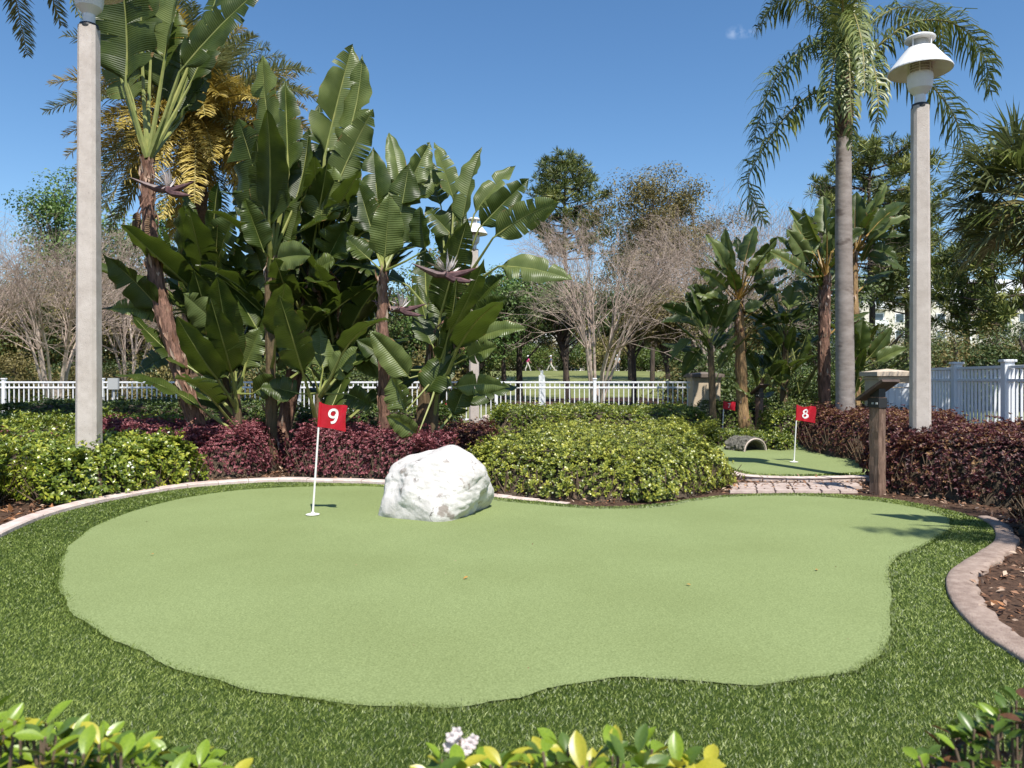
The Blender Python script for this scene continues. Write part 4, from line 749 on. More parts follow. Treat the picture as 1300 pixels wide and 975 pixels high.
for (bx, by, Yb, n_, nm) in ((192, 250, 9.95, 3, 'dead brown leaf hanging from the leaning trunk'), (408, 340, 10.8, 4, 'dead brown leaf hanging from the thick dark trunk'), (575, 400, 10.2, 5, 'dead brown leaf hanging below the pale pink flower')):
    r_ = random.Random(bx); t = thing('dead_leaf', tuple(P(bx, by, Yb)), nm, 'dead leaf')
    for q in range(n_):
        a = P(bx + r_.uniform(-8, 8), by + r_.uniform(-5, 5), Yb - .1); b = P(bx + r_.uniform(-24, 24), by + r_.uniform(14, 22), Yb - .2); c = b + np.array([r_.uniform(-.12, .12), 0, -r_.uniform(.35, .7)]); bird_leaf(t, b, c, r_.uniform(.06, .14), a, M['deadleaf'], r_, 3, fold=1.0, sm='btrunk')
flower(P(212, 240, 9.7), 1.25, 'purple and white spiky flower on the leaning trunk', 1, 1)
flower(P(566, 348, 9.6), 1.3, 'pale pink spiky flower amid the fan of leaves at right', 1, 2)
flower(P(508, 392, 10), 1.1, 'white spiky flower lower down between two trunks', 1, 3)
GR = 'giant bird of paradise stems of the right clump'
YR = 17.8
bird_plant([(944, 545, 0), (940, 450, 0), (938, 395, 0), (937, 380, 0)], YR, .14, .10, M['gtrunk'],
    [(928, 352, 895, 297, 22), (932, 340, 921, 289, 20), (945, 335, 959, 287, 22), (950, 342, 988, 300, 22, 0, 0, 1), (952, 350, 1003, 318, 24), (925, 368, 886, 341, 20), (922, 388, 872, 364, 22), (955, 358, 1000, 344, 20, -.5, -.8, 2), (950, 372, 982, 356, 16), (910, 410, 862, 385, 22), (940, 330, 935, 300, 20, .4, .6, 2), (930, 345, 905, 315, 20, .2, .3, 1, 1), (948, 352, 975, 322, 20, -.2, -.3, 1, 1), (925, 385, 895, 375, 18, -.4, -.6, 0, 1), (955, 365, 992, 372, 18, -.3, -.5, 1), (945, 395, 970, 385, 16, -.5, -.7, 0, 1)],
    'golden stalked plant with a wide fan left of the palm trunk', 41, GR, filler=10, flakes=160, sm='stalk_o', Lf=.9)
bird_plant([(905, 545, 0), (903, 460, 0), (900, 430, 0)], YR - .4, .09, .06, M['btrunk_g'],
    [(880, 405, 838, 388, 18, -.4, -.6, 2), (885, 415, 838, 410, 16, -.5, -.8, 2), (895, 420, 872, 370, 24), (905, 415, 885, 360, 26), (880, 430, 850, 460, 20, 0, 0, 1), (915, 420, 940, 380, 24), (890, 440, 865, 480, 20, .2, .2, 1)],
    'low plant at the left edge of the right clump', 42, GR, filler=14, flakes=0, Lf=.9)
bird_plant([(1047, 545, 0), (1046, 430, 0), (1047, 375, 0), (1048, 350, 0)], YR, .15, .12, M['btrunk'],
    [(1035, 325, 1007, 279, 22), (1040, 310, 1020, 264, 22), (1050, 300, 1045, 248, 24), (1025, 345, 986, 300, 20), (1030, 335, 998, 290, 22), (1060, 310, 1082, 258, 22), (1055, 320, 1100, 290, 20), (1045, 330, 1030, 290, 24), (1038, 318, 1000, 262, 20, .3, .4, 1, 1), (1030, 352, 975, 318, 18, -.4, -.7, 3, 1), (1058, 330, 1060, 275, 22, .3, .4, 1)],
    'thick dark trunk with orange leaf bases just left of the palm trunk', 43, GR, filler=10, flakes=220, sm='stalk_o', Lf=.9)
bird_plant([(1088, 545, 0), (1086, 440, 0), (1084, 340, 0), (1085, 320, 0)], YR + .5, .11, .08, M['gtrunk'],
    [(1085, 300, 1087, 243, 26), (1095, 300, 1117, 240, 24), (1100, 300, 1152, 258, 20), (1098, 310, 1152, 300, 18), (1088, 295, 1100, 238, 24), (1105, 315, 1140, 330, 18), (1070, 300, 1060, 260, 24), (1096, 290, 1135, 262, 20), (1092, 305, 1128, 228, 20, .2, .3, 1, 1), (1100, 312, 1158, 275, 18, -.3, -.5, 3, 1), (1098, 325, 1150, 345, 18, 0, 0, 2), (1080, 320, 1062, 285, 20)],
    'plant rising right behind the palm trunk', 44, GR, filler=8, flakes=120, sm='stalk_o', Lf=.9)
bird_plant([(1078, 560, 0), (1082, 510, 0), (1085, 470, 0)], YR - .6, .06, .05, M['btrunk_g'],
    [(1090, 450, 1096, 402, 24, 0, 0, 0), (1102, 455, 1132, 415, 20, 0, 0, 0), (1112, 460, 1152, 442, 18, -.3, -.5, 0, 1), (1075, 450, 1065, 410, 22), (1100, 480, 1120, 505, 16)],
    'low leafy shoot right of the palm trunk base', 45, GR, filler=9, flakes=0, Lf=.8)
bird_plant([(995, 545, 0), (996, 470, 0), (998, 420, 0)], YR + .4, .10, .07, M['btrunk_g'],
    [(990, 400, 975, 350, 26), (1000, 395, 1010, 358, 26), (1005, 410, 1030, 385, 24), (985, 420, 960, 400, 24), (980, 460, 965, 425, 24), (1010, 460, 1025, 420, 24), (1000, 500, 970, 470, 22), (1015, 500, 1040, 460, 22)],
    'dark mass of leaves in the centre of the right clump', 46, GR, filler=26, flakes=0, Lf=.9)
bird_plant([(965, 550, 0), (966, 500, 0), (968, 480, 0)], YR + .2, .06, .05, M['btrunk_g'],
    [(960, 470, 940, 440, 20), (975, 470, 990, 430, 20), (980, 490, 1005, 480, 18), (955, 500, 930, 490, 18)], 'short shoots behind the far signpost', 47, GR, filler=14, flakes=0, Lf=.8)
# ---------------------------------------------------------------- palms
def frond(t, pts, Ln, n, wd, droop, m, seed=0, vee=.3, rr=.022, name='frond', ang=.75, rough=.4):
    pts = spline(pts, 8, False); s_ = np.concatenate([[0], np.cumsum(np.linalg.norm(np.diff(pts, axis=0), axis=1))]); r_ = np.random.default_rng(seed); T_ = nrm(np.gradient(pts, axis=0)); Vs = []; Fs = []; Rs = []; o = 0
    for side in (-1, 1):
        f = np.linspace(.10, .985, n) + r_.normal(size=n) * .004; s = f * s_[-1]; b = np.stack([np.interp(s, s_, pts[:, k]) for k in range(3)], 1); T = nrm(np.stack([np.interp(s, s_, T_[:, k]) for k in range(3)], 1))
        h = nrm(np.cross(T, np.array([0, 0, 1.]))); u = np.cross(h, T); D = nrm(h * side + T * (ang + r_.normal(size=(n, 1)) * .15) + u * (vee + r_.normal(size=(n, 1)) * rough)); l_ = Ln * np.clip(np.sin(PI * np.clip(f * .86 + .1, 0, 1)) ** .6, .2, 1) * r_.uniform(.8, 1.1, n); l_ = l_[:, None]
        m1 = b + D * l_ * .45; D2 = nrm(D + np.array([0, 0, -1.]) * droop); m2 = m1 + D2 * l_ * .3; D3 = nrm(D2 + np.array([0, 0, -1.]) * droop * 1.2); tp = m2 + D3 * l_ * .25; ws = nrm(np.cross(D, u)) * wd * .5
        V = np.stack([b - ws * .5, b + ws * .5, m1 - ws, m1 + ws, m2 - ws * .8, m2 + ws * .8, tp], 1).reshape(-1, 3); q = np.array([[0, 1, 3], [0, 3, 2], [2, 3, 5], [2, 5, 4], [4, 5, 6]]); F = (np.arange(n)[:, None, None] * 7 + q[None]).reshape(-1, 3)
        Vs.append(V); Fs.append(F + o); o += len(V); Rs.append(np.repeat(np.clip(r_.normal(.5, .2, n), 0, 1), 7))
    fr = mk(name, np.concatenate(Vs), np.concatenate(Fs), m, t, rnd=np.concatenate(Rs)); mk('frond_stalk', *tube(pts, np.linspace(rr, .004, len(pts)), 5), M['rachis'], fr); return fr
def PP(Y, *q): return [P(a, b, Y + c) for a, b, c in q]
Yq = 13.
t = thing('queen_palm', tuple(P(1072, 0, Yq) * np.array([1, 1, 0])), 'tall queen palm with smooth grey trunk and drooping feathery fronds', 'palm tree')
tp = spline([P(1073, 585, Yq) * np.array([1, 1, 0]), P(1073, 500, Yq), P(1072, 400, Yq), P(1071, 300, Yq), P(1071, 220, Yq), P(1071, 150, Yq)], 14, False); k = len(tp)
mk('trunk', *tube(tp, (np.linspace(.165, .122, k)) * (1 + .012 * (np.arange(k) % 5 == 0)), 18, .02), M['ptrunk'], t, smooth=True)
mk('boot_sheaths', *tube([P(1071, 175, Yq), P(1071, 140, Yq), P(1072, 90, Yq), P(1073, 40, Yq)], [.14, .17, .15, .08], 12, .12), M['dtrunk'], t)
c0 = (1072, 90, 0)
FQ = [[c0, (1045, 55, -.3), (1005, 75, -.5), (975, 120, -.6), (955, 185, -.6)], [(1068, 120, 0), (1035, 118, -.2), (1000, 145, -.4), (965, 195, -.5), (950, 235, -.5), (972, 285, -.5)],
      [c0, (1110, 62, -.2), (1160, 28, -.3), (1215, 32, -.3), (1248, 70, -.3), (1258, 120, -.3)], [(1076, 110, 0), (1120, 95, .4), (1170, 100, .6), (1210, 145, .6), (1225, 200, .6), (1212, 248, .6)],
      [c0, (1075, 50, -.7), (1078, 75, -1.3), (1080, 130, -1.6), (1082, 190, -1.6)], [c0, (1065, 60, -.8), (1058, 85, -1.2), (1052, 140, -1.4), (1058, 180, -1.4)], [(1078, 110, 0), (1092, 70, -.6), (1108, 80, -1.0), (1115, 130, -1.2), (1112, 170, -1.2)],
      [c0, (1060, 0, 0), (1045, -70, 0), (1000, -130, .2), (950, -150, .3)], [c0, (1085, 0, 0), (1105, -90, 0), (1150, -150, .2), (1220, -150, .2)], [c0, (1075, 0, .5), (1078, -80, 1.2), (1085, -120, 2.4)],
      [c0, (1055, 30, .4), (1020, 0, .8), (985, 5, 1.1), (960, 40, 1.2)], [c0, (1095, 40, .5), (1140, 10, 1.1), (1180, 20, 1.6), (1200, 70, 1.9)], [c0, (1070, 10, -.5), (1065, -50, -1.2), (1060, -60, -2.1), (1055, -10, -2.7)],
      [c0, (1100, 20, -.3), (1135, -30, -.4), (1180, -50, -.5), (1215, -20, -.5)], [c0, (1050, 10, -.3), (1020, -40, -.4), (980, -50, -.5), (945, -10, -.6)], [(1072, 120, 0), (1085, 100, .6), (1110, 110, 1.4), (1120, 170, 2), (1118, 230, 2.1)], [(1072, 120, 0), (1060, 100, .6), (1030, 110, 1.2), (1015, 165, 1.7), (1012, 215, 1.8)], [c0, (1068, -20, -.1), (1075, -110, -.1), (1095, -170, 0)], [c0, (1080, 30, -.9), (1085, 20, -1.6), (1095, 60, -2.2), (1098, 120, -2.5)]]
for i, q in enumerate(FQ):
    if i in (13, 14, 15, 16): continue
    frond(t, PP(Yq, *q), .36 if i in (4, 5, 6, 18) else .62, 140 if i not in (4, 5, 6, 18) else 100, .031, .95, M['frond'], i, vee=.1, rough=.6)
queen = t
# yellowing date palm behind the left clump
def date_palm(px, py, Y, R_, n, label, seed, ym=.5, groundz=0., trunk=True, stiff=.5, rt=.28):
    c = P(px, py, Y); t = thing('date_palm', (c[0], c[1], 0), label, 'palm tree'); r_ = np.random.default_rng(seed)
    if trunk: tp_ = [(c[0], c[1], groundz), (c[0] - .05, c[1], c[2] * .5), (c[0], c[1], c[2] * .93)]; tp_ = spline(tp_, 16, False); mk('trunk', *tube(tp_, rt * (1 + .12 * (np.arange(len(tp_)) % 2)), 14, .16), M['dtrunk'], t)
    for i in range(n):
        a = 2.39996 * i + r_.normal() * .2; el = math.asin(np.clip((-.82 if ym > 0 else -.55) + (1.78 if ym > 0 else 1.5) * (i + .5) / n, -.9, .98)); d = np.array([math.cos(a) * math.cos(el), math.sin(a) * math.cos(el), math.sin(el)]); R2 = R_ * r_.uniform(.85, 1.1)
        pts = [c + d * .1, c + d * R2 * .35 + np.array([0, 0, .10 * R2]), c + d * R2 * .7 + np.array([0, 0, .06 * R2]), c + d * R2 * .95 + np.array([0, 0, -.15 * R2 * stiff])]
        m = M['frond_y'] if (ym > 0 and el < .30 and r_.random() < .68) else (M['frond_g'] if r_.random() < .8 else M['frond_y'] if ym > 0 else M['frond_g'])
        frond(t, pts, .34 * R_ / 2.2, 100, .020 * R_ / 2.2, .18, m, seed * 100 + i, vee=.4, rr=.025, ang=.95, rough=.45)
    return t
date_palm(250, 158, 15.5, 2.75, 120, 'date palm with yellowing fronds behind the tall left clump', 3, ym=.6, rt=.22)
date_palm(-48, -118, 10.5, 2.3, 40, 'palm beyond the top left corner with dark fronds hanging in', 4, ym=0, stiff=1.6, rt=.16)
# cabbage palm at the right edge
def fan_palm(px, py, Y, R_, n, label, seed):
    c = P(px, py, Y); t = thing('cabbage_palm', (c[0], c[1], 0), label, 'palm tree'); r_ = np.random.default_rng(seed)
    tp_ = spline([(c[0] + .1, c[1], 0), (c[0], c[1], c[2] * .5), (c[0], c[1], c[2])], 14, False); mk('trunk', *tube(tp_, .21 * (1 + .1 * (np.arange(len(tp_)) % 2)), 14, .12), M['dtrunk'], t)
    for i in range(n):
        a = 2.39996 * i; el = math.asin(np.clip(-.75 + 1.65 * (i + .5) / n, -.95, .97)); d = np.array([math.cos(a) * math.cos(el), math.sin(a) * math.cos(el), math.sin(el)]); b = c + d * R_ * .52 + np.array([0, 0, .05]); h = nrm(np.cross(d, [0, 0, 1])); u = np.cross(h, d)
        k = 44; th = np.linspace(-1.9, 1.9, k) + r_.normal(size=k) * .03; D = nrm(d[None] * np.cos(th)[:, None] + h[None] * np.sin(th)[:, None] + u[None] * (.25 + .1 * r_.normal(size=(k, 1)))); l_ = (R_ * .56 * (1 - .16 * np.abs(th)) * r_.uniform(.85, 1.05, k))[:, None]
        m1 = b + D * l_ * .6; tp2 = m1 + nrm(D + np.array([0, 0, -1.]) * r_.uniform(.25, 1.1, (k, 1))) * l_ * .45; ws = nrm(np.cross(D, u)) * .021 * R_ / 1.6
        V = np.stack([b - ws * .2, b + ws * .2, m1 - ws, m1 + ws, tp2], 1).reshape(-1, 3); F = (np.arange(k)[:, None, None] * 5 + np.array([[0, 1, 3], [0, 3, 2], [2, 3, 4]])[None]).reshape(-1, 3)
        fr = mk('frond', V, F, M['frond_g'] if i % 3 else M['frond'], t, rnd=np.repeat(np.clip(r_.normal(.45, .2, k), 0, 1), 5)); mk('frond_stalk', *tube([c, (c + b) / 2 + np.array([0, 0, .06]), b], .016, 5), M['rachis'], fr)
fan_palm(1322, 258, 11.5, 1.62, 52, 'bushy fan leaved palm cut by the right edge', 6)
# ---------------------------------------------------------------- background trees
def crape(px, Y, h, spread, nst, label, seed, base_m=None, dens=1.):
    """leafless vase of many stems"""
    r_ = np.random.default_rng(seed); x = (px - HX) / FP * Y; z = float(tz(np.array(x), np.array(Y))); t = thing('crape_myrtle', (x, Y, z), label, 'bare tree'); A = []; B = []; ra = []; rb = []; thick = []
    ends = []
    for s in range(nst):
        a = 2 * PI * s / nst + r_.normal() * .3; p = np.array([x, Y, z]) + np.array([math.cos(a), math.sin(a), 0]) * .10; lean = r_.uniform(.10, .30); d = nrm([math.cos(a) * lean, math.sin(a) * lean, 1]); r = .055 * h / 6.5; pts = [p]
        for k in range(5):
            p = p + d * h * .105; d = nrm(d + r_.normal(size=3) * .06 + np.array([math.cos(a), math.sin(a), 0]) * .03); pts.append(p); ends.append((p, d, r * (1 - .13 * k), k >= 2))
        thick.append(tube(pts, np.linspace(r, r * .5, 6), 6))
    mk('trunk', *join(tube([(x, Y, z - .1), (x, Y, z + h * .06), (x + .02, Y, z + h * .14)], [.17 * h / 6.5, .14 * h / 6.5, .10 * h / 6.5], 9, .1), *thick), M['crape'], t)
    cur = [(p, d, r * .55) for p, d, r, ok in ends if ok for _ in range(2)]; lv = 0; LL = [.17, .145, .11, .075, .05]
    while lv < 5:
        nx = []
        for p, d, r in cur:
            nb = (2, 2, 2, 2, 3)[lv] if lv < 4 else 2
            if lv in (2, 3) and r_.random() < .6 * dens: nb = 3
            for q in range(nb):
                out = nrm(np.array([p[0] - x, p[1] - Y, .001])); dd2 = nrm(d + r_.normal(size=3) * (.36, .4, .5, .62, .7)[lv] + out * .24 * spread + np.array([0, 0, .14])); l_ = h * LL[lv] * r_.uniform(.6, 1.2); e = p + dd2 * l_; A.append(p); B.append(e); ra.append(r); rb.append(r * .62); nx.append((e, dd2, max(r * .60, .0036 * Y / 25)))
        cur = nx; lv += 1
        if len(cur) > 8200: cur = [cur[i] for i in r_.permutation(len(cur))[:8200]]
    V, F = segs(A, B, np.array(ra), np.array(rb)); mk('branches', V, F, M['crape_d'], t); return t
crape(757, 24.5, 6.9, 1.15, 9, 'bare pinkish vase shaped tree just beyond the middle of the fence', 1)
crape(70, 26, 7.2, 1.2, 9, 'bare grey twigged tree left of the left lamp post', 2)
crape(905, 33, 8.9, 1.1, 8, 'larger bare tree behind the right clump of leaves', 3)
crape(-45, 24, 6.6, 1.2, 8, 'bare tree at the far left edge', 4)
crape(165, 30, 7.0, 1.0, 7, 'bare tree between the left lamp and leaning trunk', 5)
crape(1000, 46, 12.0, 1.0, 7, 'thin bare treetops behind the queen palm', 6)
def leaf_tree(name, px, Y, h, crown, m, label, seed, n=9000, lf=.22, cat='tree', trunk_r=.18, crowns=None, base_frac=.25, ncl=70, group=None, clr=.16, x=None, open_=0.):
    """tapered trunk, limbs, and leaves in many clumps"""
    r_ = np.random.default_rng(seed); x = (px - HX) / FP * Y if x is None else x; z = float(tz(np.array(x), np.array(Y))); t = thing(name, (x, Y, z), label, cat, group); cw, chh = crown
    cz = z + h * (base_frac + 1) / 2; hz = h * (1 - base_frac) / 2; U = nrm(r_.normal(size=(ncl, 3))) * (r_.random((ncl, 1)) ** .45) * (1 + .2 * np.sin(r_.random((ncl, 1)) * 20)); cc = np.array([x, Y, cz]) + U * np.array([cw, cw * .8, hz]) 
    per = n // ncl; k = r_.uniform(.6, 1.35, ncl) * clr * (cw + hz); idx = np.repeat(np.arange(ncl), per); v = nrm(r_.normal(size=(len(idx), 3))) * r_.random((len(idx), 1)) ** .4; Pp = cc[idx] + v * k[idx][:, None] * np.array([1.1, 1.1, .75])
    Nn = nrm(v + np.array([0, 0, .5]) + r_.normal(size=v.shape) * .4); D = nrm(np.cross(Nn, r_.normal(size=v.shape))); s = lf * r_.uniform(.6, 1.3, len(idx)); V, F = leaves(Pp, D, Nn, s, s * .55, fold=.15)
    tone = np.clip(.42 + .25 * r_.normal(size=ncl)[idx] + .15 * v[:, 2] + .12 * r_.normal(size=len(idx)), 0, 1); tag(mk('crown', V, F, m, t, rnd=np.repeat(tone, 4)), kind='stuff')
    tp_ = spline([(x, Y, z - .2), (x + r_.normal() * .1, Y, z + h * .3), (x + r_.normal() * .2, Y, z + h * .62), (x + r_.normal() * .3, Y, z + h * .9)], 5, False); parts = [tube(tp_, np.linspace(trunk_r, trunk_r * .25, len(tp_)), 8, .12)]
    for c in cc[::2]:
        i = min(len(tp_) - 1, int(len(tp_) * np.clip((c[2] - z) / h - .22, .15, .85))); p0 = tp_[i]; parts.append(tube([p0, (p0 + c) / 2 + np.array([0, 0, .05 * h]) * r_.random(), c], [trunk_r * .32, trunk_r * .2, trunk_r * .07], 5))
    mk('trunk', *join(*parts), M['bark'], t); return t
def pine(px, Y, h, cw, cb, label, seed, nl=34, tuft=9, m='pine', ns=28, tr=.22, nl_s=.50):
    r_ = np.random.default_rng(seed); x = (px - HX) / FP * Y; z = float(tz(np.array(x), np.array(Y))); t = thing('pine_tree', (x, Y, z), label, 'pine tree'); tp_ = spline([(x, Y, z - .3), (x + .1, Y, z + h * .35), (x - .1, Y, z + h * .7), (x, Y, z + h * .97)], 6, False)
    parts = [tube(tp_, np.linspace(tr, tr * .25, len(tp_)), 8, .1)]; cs = []
    for i in range(nl):
        f = cb + (1 - cb) * ((i + .5) / nl); hz = z + h * f; a = 2.4 * i + r_.normal() * .4; uu = (f - cb) / (1 - cb); rad = cw * (math.sqrt(max(.04, 1 - ((uu - .4) / .66) ** 2)) if uu > .4 else .55 + .45 * uu / .4) * r_.uniform(.6, 1.15); p0 = np.array([x, Y, hz - .04 * h]); e = np.array([x + math.cos(a) * rad, Y + math.sin(a) * rad, hz + .04 * h * r_.uniform(-.3, 1)])
        parts.append(tube([p0, (p0 + e) / 2 - np.array([0, 0, .01 * h]), e], [.06, .045, .02], 4))
        for q in range(tuft): g = r_.uniform(.45, 1.05); cs.append(p0 + (e - p0) * g + r_.normal(size=3) * np.array([.45, .45, .3]) * cw * .18)
    mk('trunk', *join(*parts), M['bark'], t); cs = np.array(cs + [np.array([x, Y, z + h]) + r_.normal(size=3) * .3 for _ in range(12)]); nc = len(cs); tn = np.clip(r_.normal(.45, .22, nc), 0, 1)
    idx = np.repeat(np.arange(nc), ns); D = nrm(r_.normal(size=(len(idx), 3)) + np.array([0, 0, .55])); Nn = r_.normal(size=D.shape); l_ = nl_s * r_.uniform(.7, 1.15, len(idx)); V, F = leaves(cs[idx] + D * .03, D, Nn, l_, .045 * l_ / .42 * 1.2, .1, .1)
    tag(mk('crown', V, F, M[m], t, rnd=np.repeat(np.clip(tn[idx] + r_.normal(size=len(idx)) * .15, 0, 1), 4)), kind='stuff'); return t
pine(718, 55, 16.2, 3.9, .60, 'dark pine top rising left of the bare vase shaped tree', 1, nl=46, tuft=10)
pine(1105, 42, 13.6, 3.9, .42, 'broad pine behind the queen palm trunk', 2, nl=54, tuft=12)
pine(1262, 34, 8.6, 2.6, .38, 'slim dark pine below the fan palm at right', 3, nl=30, tuft=7)
pine(1150, 50, 12.5, 3.4, .4, 'pine right of the right lamp post', 4, nl=40, tuft=9)
pine(1225, 38, 7.6, 2.0, .45, 'small pine in front of the pale building', 8, nl=22, tuft=6)
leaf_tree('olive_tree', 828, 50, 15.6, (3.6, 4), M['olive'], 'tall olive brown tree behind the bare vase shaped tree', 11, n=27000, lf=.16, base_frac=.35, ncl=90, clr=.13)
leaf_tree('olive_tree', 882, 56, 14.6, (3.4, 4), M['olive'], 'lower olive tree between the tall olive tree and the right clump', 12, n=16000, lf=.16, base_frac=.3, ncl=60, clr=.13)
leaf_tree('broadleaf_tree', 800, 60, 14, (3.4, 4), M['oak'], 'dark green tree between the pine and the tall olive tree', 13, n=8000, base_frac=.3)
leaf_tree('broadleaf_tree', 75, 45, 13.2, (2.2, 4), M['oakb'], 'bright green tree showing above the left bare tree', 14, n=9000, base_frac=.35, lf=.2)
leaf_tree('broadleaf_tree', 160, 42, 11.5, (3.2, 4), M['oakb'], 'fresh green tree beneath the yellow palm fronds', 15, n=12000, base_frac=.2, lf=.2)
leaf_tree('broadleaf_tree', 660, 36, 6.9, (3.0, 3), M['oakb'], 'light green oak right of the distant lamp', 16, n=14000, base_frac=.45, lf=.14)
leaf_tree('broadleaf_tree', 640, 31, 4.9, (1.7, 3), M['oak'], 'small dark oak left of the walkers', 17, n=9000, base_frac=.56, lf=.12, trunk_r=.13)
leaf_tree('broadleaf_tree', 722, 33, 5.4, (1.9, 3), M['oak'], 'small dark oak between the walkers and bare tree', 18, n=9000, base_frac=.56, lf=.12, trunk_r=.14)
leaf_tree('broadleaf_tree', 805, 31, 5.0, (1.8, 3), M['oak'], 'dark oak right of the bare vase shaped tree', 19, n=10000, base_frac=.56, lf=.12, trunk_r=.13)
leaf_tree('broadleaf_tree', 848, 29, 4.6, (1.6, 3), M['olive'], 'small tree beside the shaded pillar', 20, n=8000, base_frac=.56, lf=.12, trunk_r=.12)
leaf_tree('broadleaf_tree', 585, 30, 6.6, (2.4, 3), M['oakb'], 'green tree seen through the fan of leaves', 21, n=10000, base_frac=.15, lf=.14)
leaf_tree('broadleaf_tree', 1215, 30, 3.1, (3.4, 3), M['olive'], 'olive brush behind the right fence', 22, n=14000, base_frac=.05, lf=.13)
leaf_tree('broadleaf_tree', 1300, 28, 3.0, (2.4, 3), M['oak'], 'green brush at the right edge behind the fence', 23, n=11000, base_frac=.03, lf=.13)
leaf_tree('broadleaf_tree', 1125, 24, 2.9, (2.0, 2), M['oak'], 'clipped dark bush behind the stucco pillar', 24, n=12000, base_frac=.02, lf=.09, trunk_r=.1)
LM = [(100, 'behind the left bare trees'), (600, 'behind the left banana clump'), (900, 'at the far end of the golf lawn'), (1080, 'behind the right banana clump'), (9999, 'beyond the right fence')]
def land(px): return next(n_ for lim, n_ in LM if px < lim)
# the dense row across the back
GBK = 'dark broadleaf trees in the dense row across the back'; r_ = random.Random(5)
prot = [leaf_tree('shade_tree', -100 + 60 * i, 38 + 3 * i, 6.4, (3.0, 4), M['oak'] if i != 1 else M['olive'], 'dark leafy tree in the dense row behind the left bare trees', 60 + i, n=9000, base_frac=.16, lf=.17, group='dark trees in the row behind the left bare trees') for i in range(3)]
k = 0
for px in list(range(-160, 1480, 46)):
    Y = r_.uniform(36, 46) if (px < 600 or px > 900) else r_.uniform(96, 112); x = (px - HX) / FP * Y; sc = r_.uniform(.85, 1.15) * (1 if Y < 60 else 1.75)
    if px > 1060: sc *= .56
    dup(prot[k % 3], (x, Y, float(tz(np.array(x), np.array(Y))) - .1), r_.uniform(0, 6), sc, 'dark leafy tree in the dense row ' + land(px), 'dark trees in the row ' + land(px)); k += 1
GBS = 'low bushes filling in below the far trees'
pb = [leaf_tree('bush', -120 + 40 * i, 33, 1.9, (1.7, 1), M[m_], 'low dark bush under the trees behind the left bare trees', 80 + i, n=5000, base_frac=0, lf=.11, trunk_r=.06, group='low bushes behind the left bare trees', cat='bush', clr=.2) for i, m_ in enumerate(('oak', 'hawfar', 'olive'))]
for px in list(range(-150, 610, 34)) + list(range(870, 1400, 34)):
    Y = r_.uniform(26, 34); x = (px - HX) / FP * Y; dup(pb[k % 3], (x, Y, float(tz(np.array(x), np.array(Y))) - .05), r_.uniform(0, 6), r_.uniform(.7, 1.25), 'low dark bush under the trees ' + land(px), 'low bushes ' + land(px)); k += 1
for px in range(590, 900, 22):
    Y = r_.uniform(92, 98); x = (px - HX) / FP * Y; dup(pb[k % 3], (x, Y, float(tz(np.array(x), np.array(Y))) - .05), r_.uniform(0, 6), r_.uniform(1.6, 2.3), 'wide bush behind the walkers at the far end of the golf lawn', 'bushes behind the walkers'); k += 1
# far wood: one mass nobody could count
n = 90000; x = rng.uniform(-170, 170, n); y = rng.uniform(125, 150, n); hh = (9 + 3.5 * lump(x, y, .12)) * rng.random(n) ** .6; Nn = rng.normal(size=(n, 3)) + np.array([0, -.5, .6]); D = np.cross(Nn, rng.normal(size=(n, 3)))
V, F = leaves(np.stack([x, y, 1.9 + hh], 1), D, Nn, .8, .5); tag(mk('far_wood', V, F, M['oak'], rnd=np.repeat(np.clip(rng.normal(.4, .2, n), 0, 1), 4)), 'far dark woodland closing the view behind the golf lawn', 'woodland', kind='stuff')
# offscreen trees right of the camera: they shade the right hedge and the corner of the green
dup(queen, (7.15, .95, 0), 2.1, .82, 'queen palm standing outside the frame to the right of the camera')
dup(fan_plant, (5.95, 3.95, 0), PI, 1.0, 'giant bird of paradise standing outside the frame by the right kerb', 'plants outside the frame')
# mulch island on the golf lawn
ex = [(P(px, 0, Y)[0], Y) for px, Y in ((650, 27), (760, 25), (870, 26), (905, 32), (820, 38), (700, 37), (640, 32))]; isl = spline(ex, 4); tri = geometry.tessellate_polygon([[Vector((p[0], p[1], 0)) for p in isl]])
struct('mulch_island', [(p[0], p[1], float(tz(p[0], p[1])) + .05) for p in isl], [tuple(t_) for t_ in tri], M['chip_soil'] if 'chip_soil' in M else M['soil'])
# ---------------------------------------------------------------- golf lawn marker posts, people, buildings
for px, lab in ((688, 'white marker post on the golf lawn beyond the fence'),):
    Y = 27; x = (px - HX) / FP * Y; z = float(tz(x, Y)); t = thing('marker_post', (x, Y, z), lab, 'marker post'); mk('post', boxV(x - .11, x + .11, Y, Y + .12, z, 1.36), BF, M['white'], t); mk('cap', boxV(x - .05, x + .05, Y + .02, Y + .1, 1.362, 1.52), BF, M['white'], t)
def skin(name, pts, rad, edges, m, parent, sub=2):
    org = W[parent.name]; me = bpy.data.meshes.new(name); me.from_pydata([tuple(np.array(p) - org) for p in pts], edges, []); o = bpy.data.objects.new(name, me); C.objects.link(o); o.parent = parent; W[o.name] = org; me.materials.append(m)
    sk = o.modifiers.new('skin', 'SKIN'); sk.use_smooth_shade = True; me.skin_vertices.new() if not me.skin_vertices else None
    for v, r in zip(me.skin_vertices[0].data, rad): v.radius = r if hasattr(r, '__len__') else (r, r)
    me.skin_vertices[0].data[0].use_root = True; ss = o.modifiers.new('sub', 'SUBSURF'); ss.levels = ss.render_levels = sub; return o
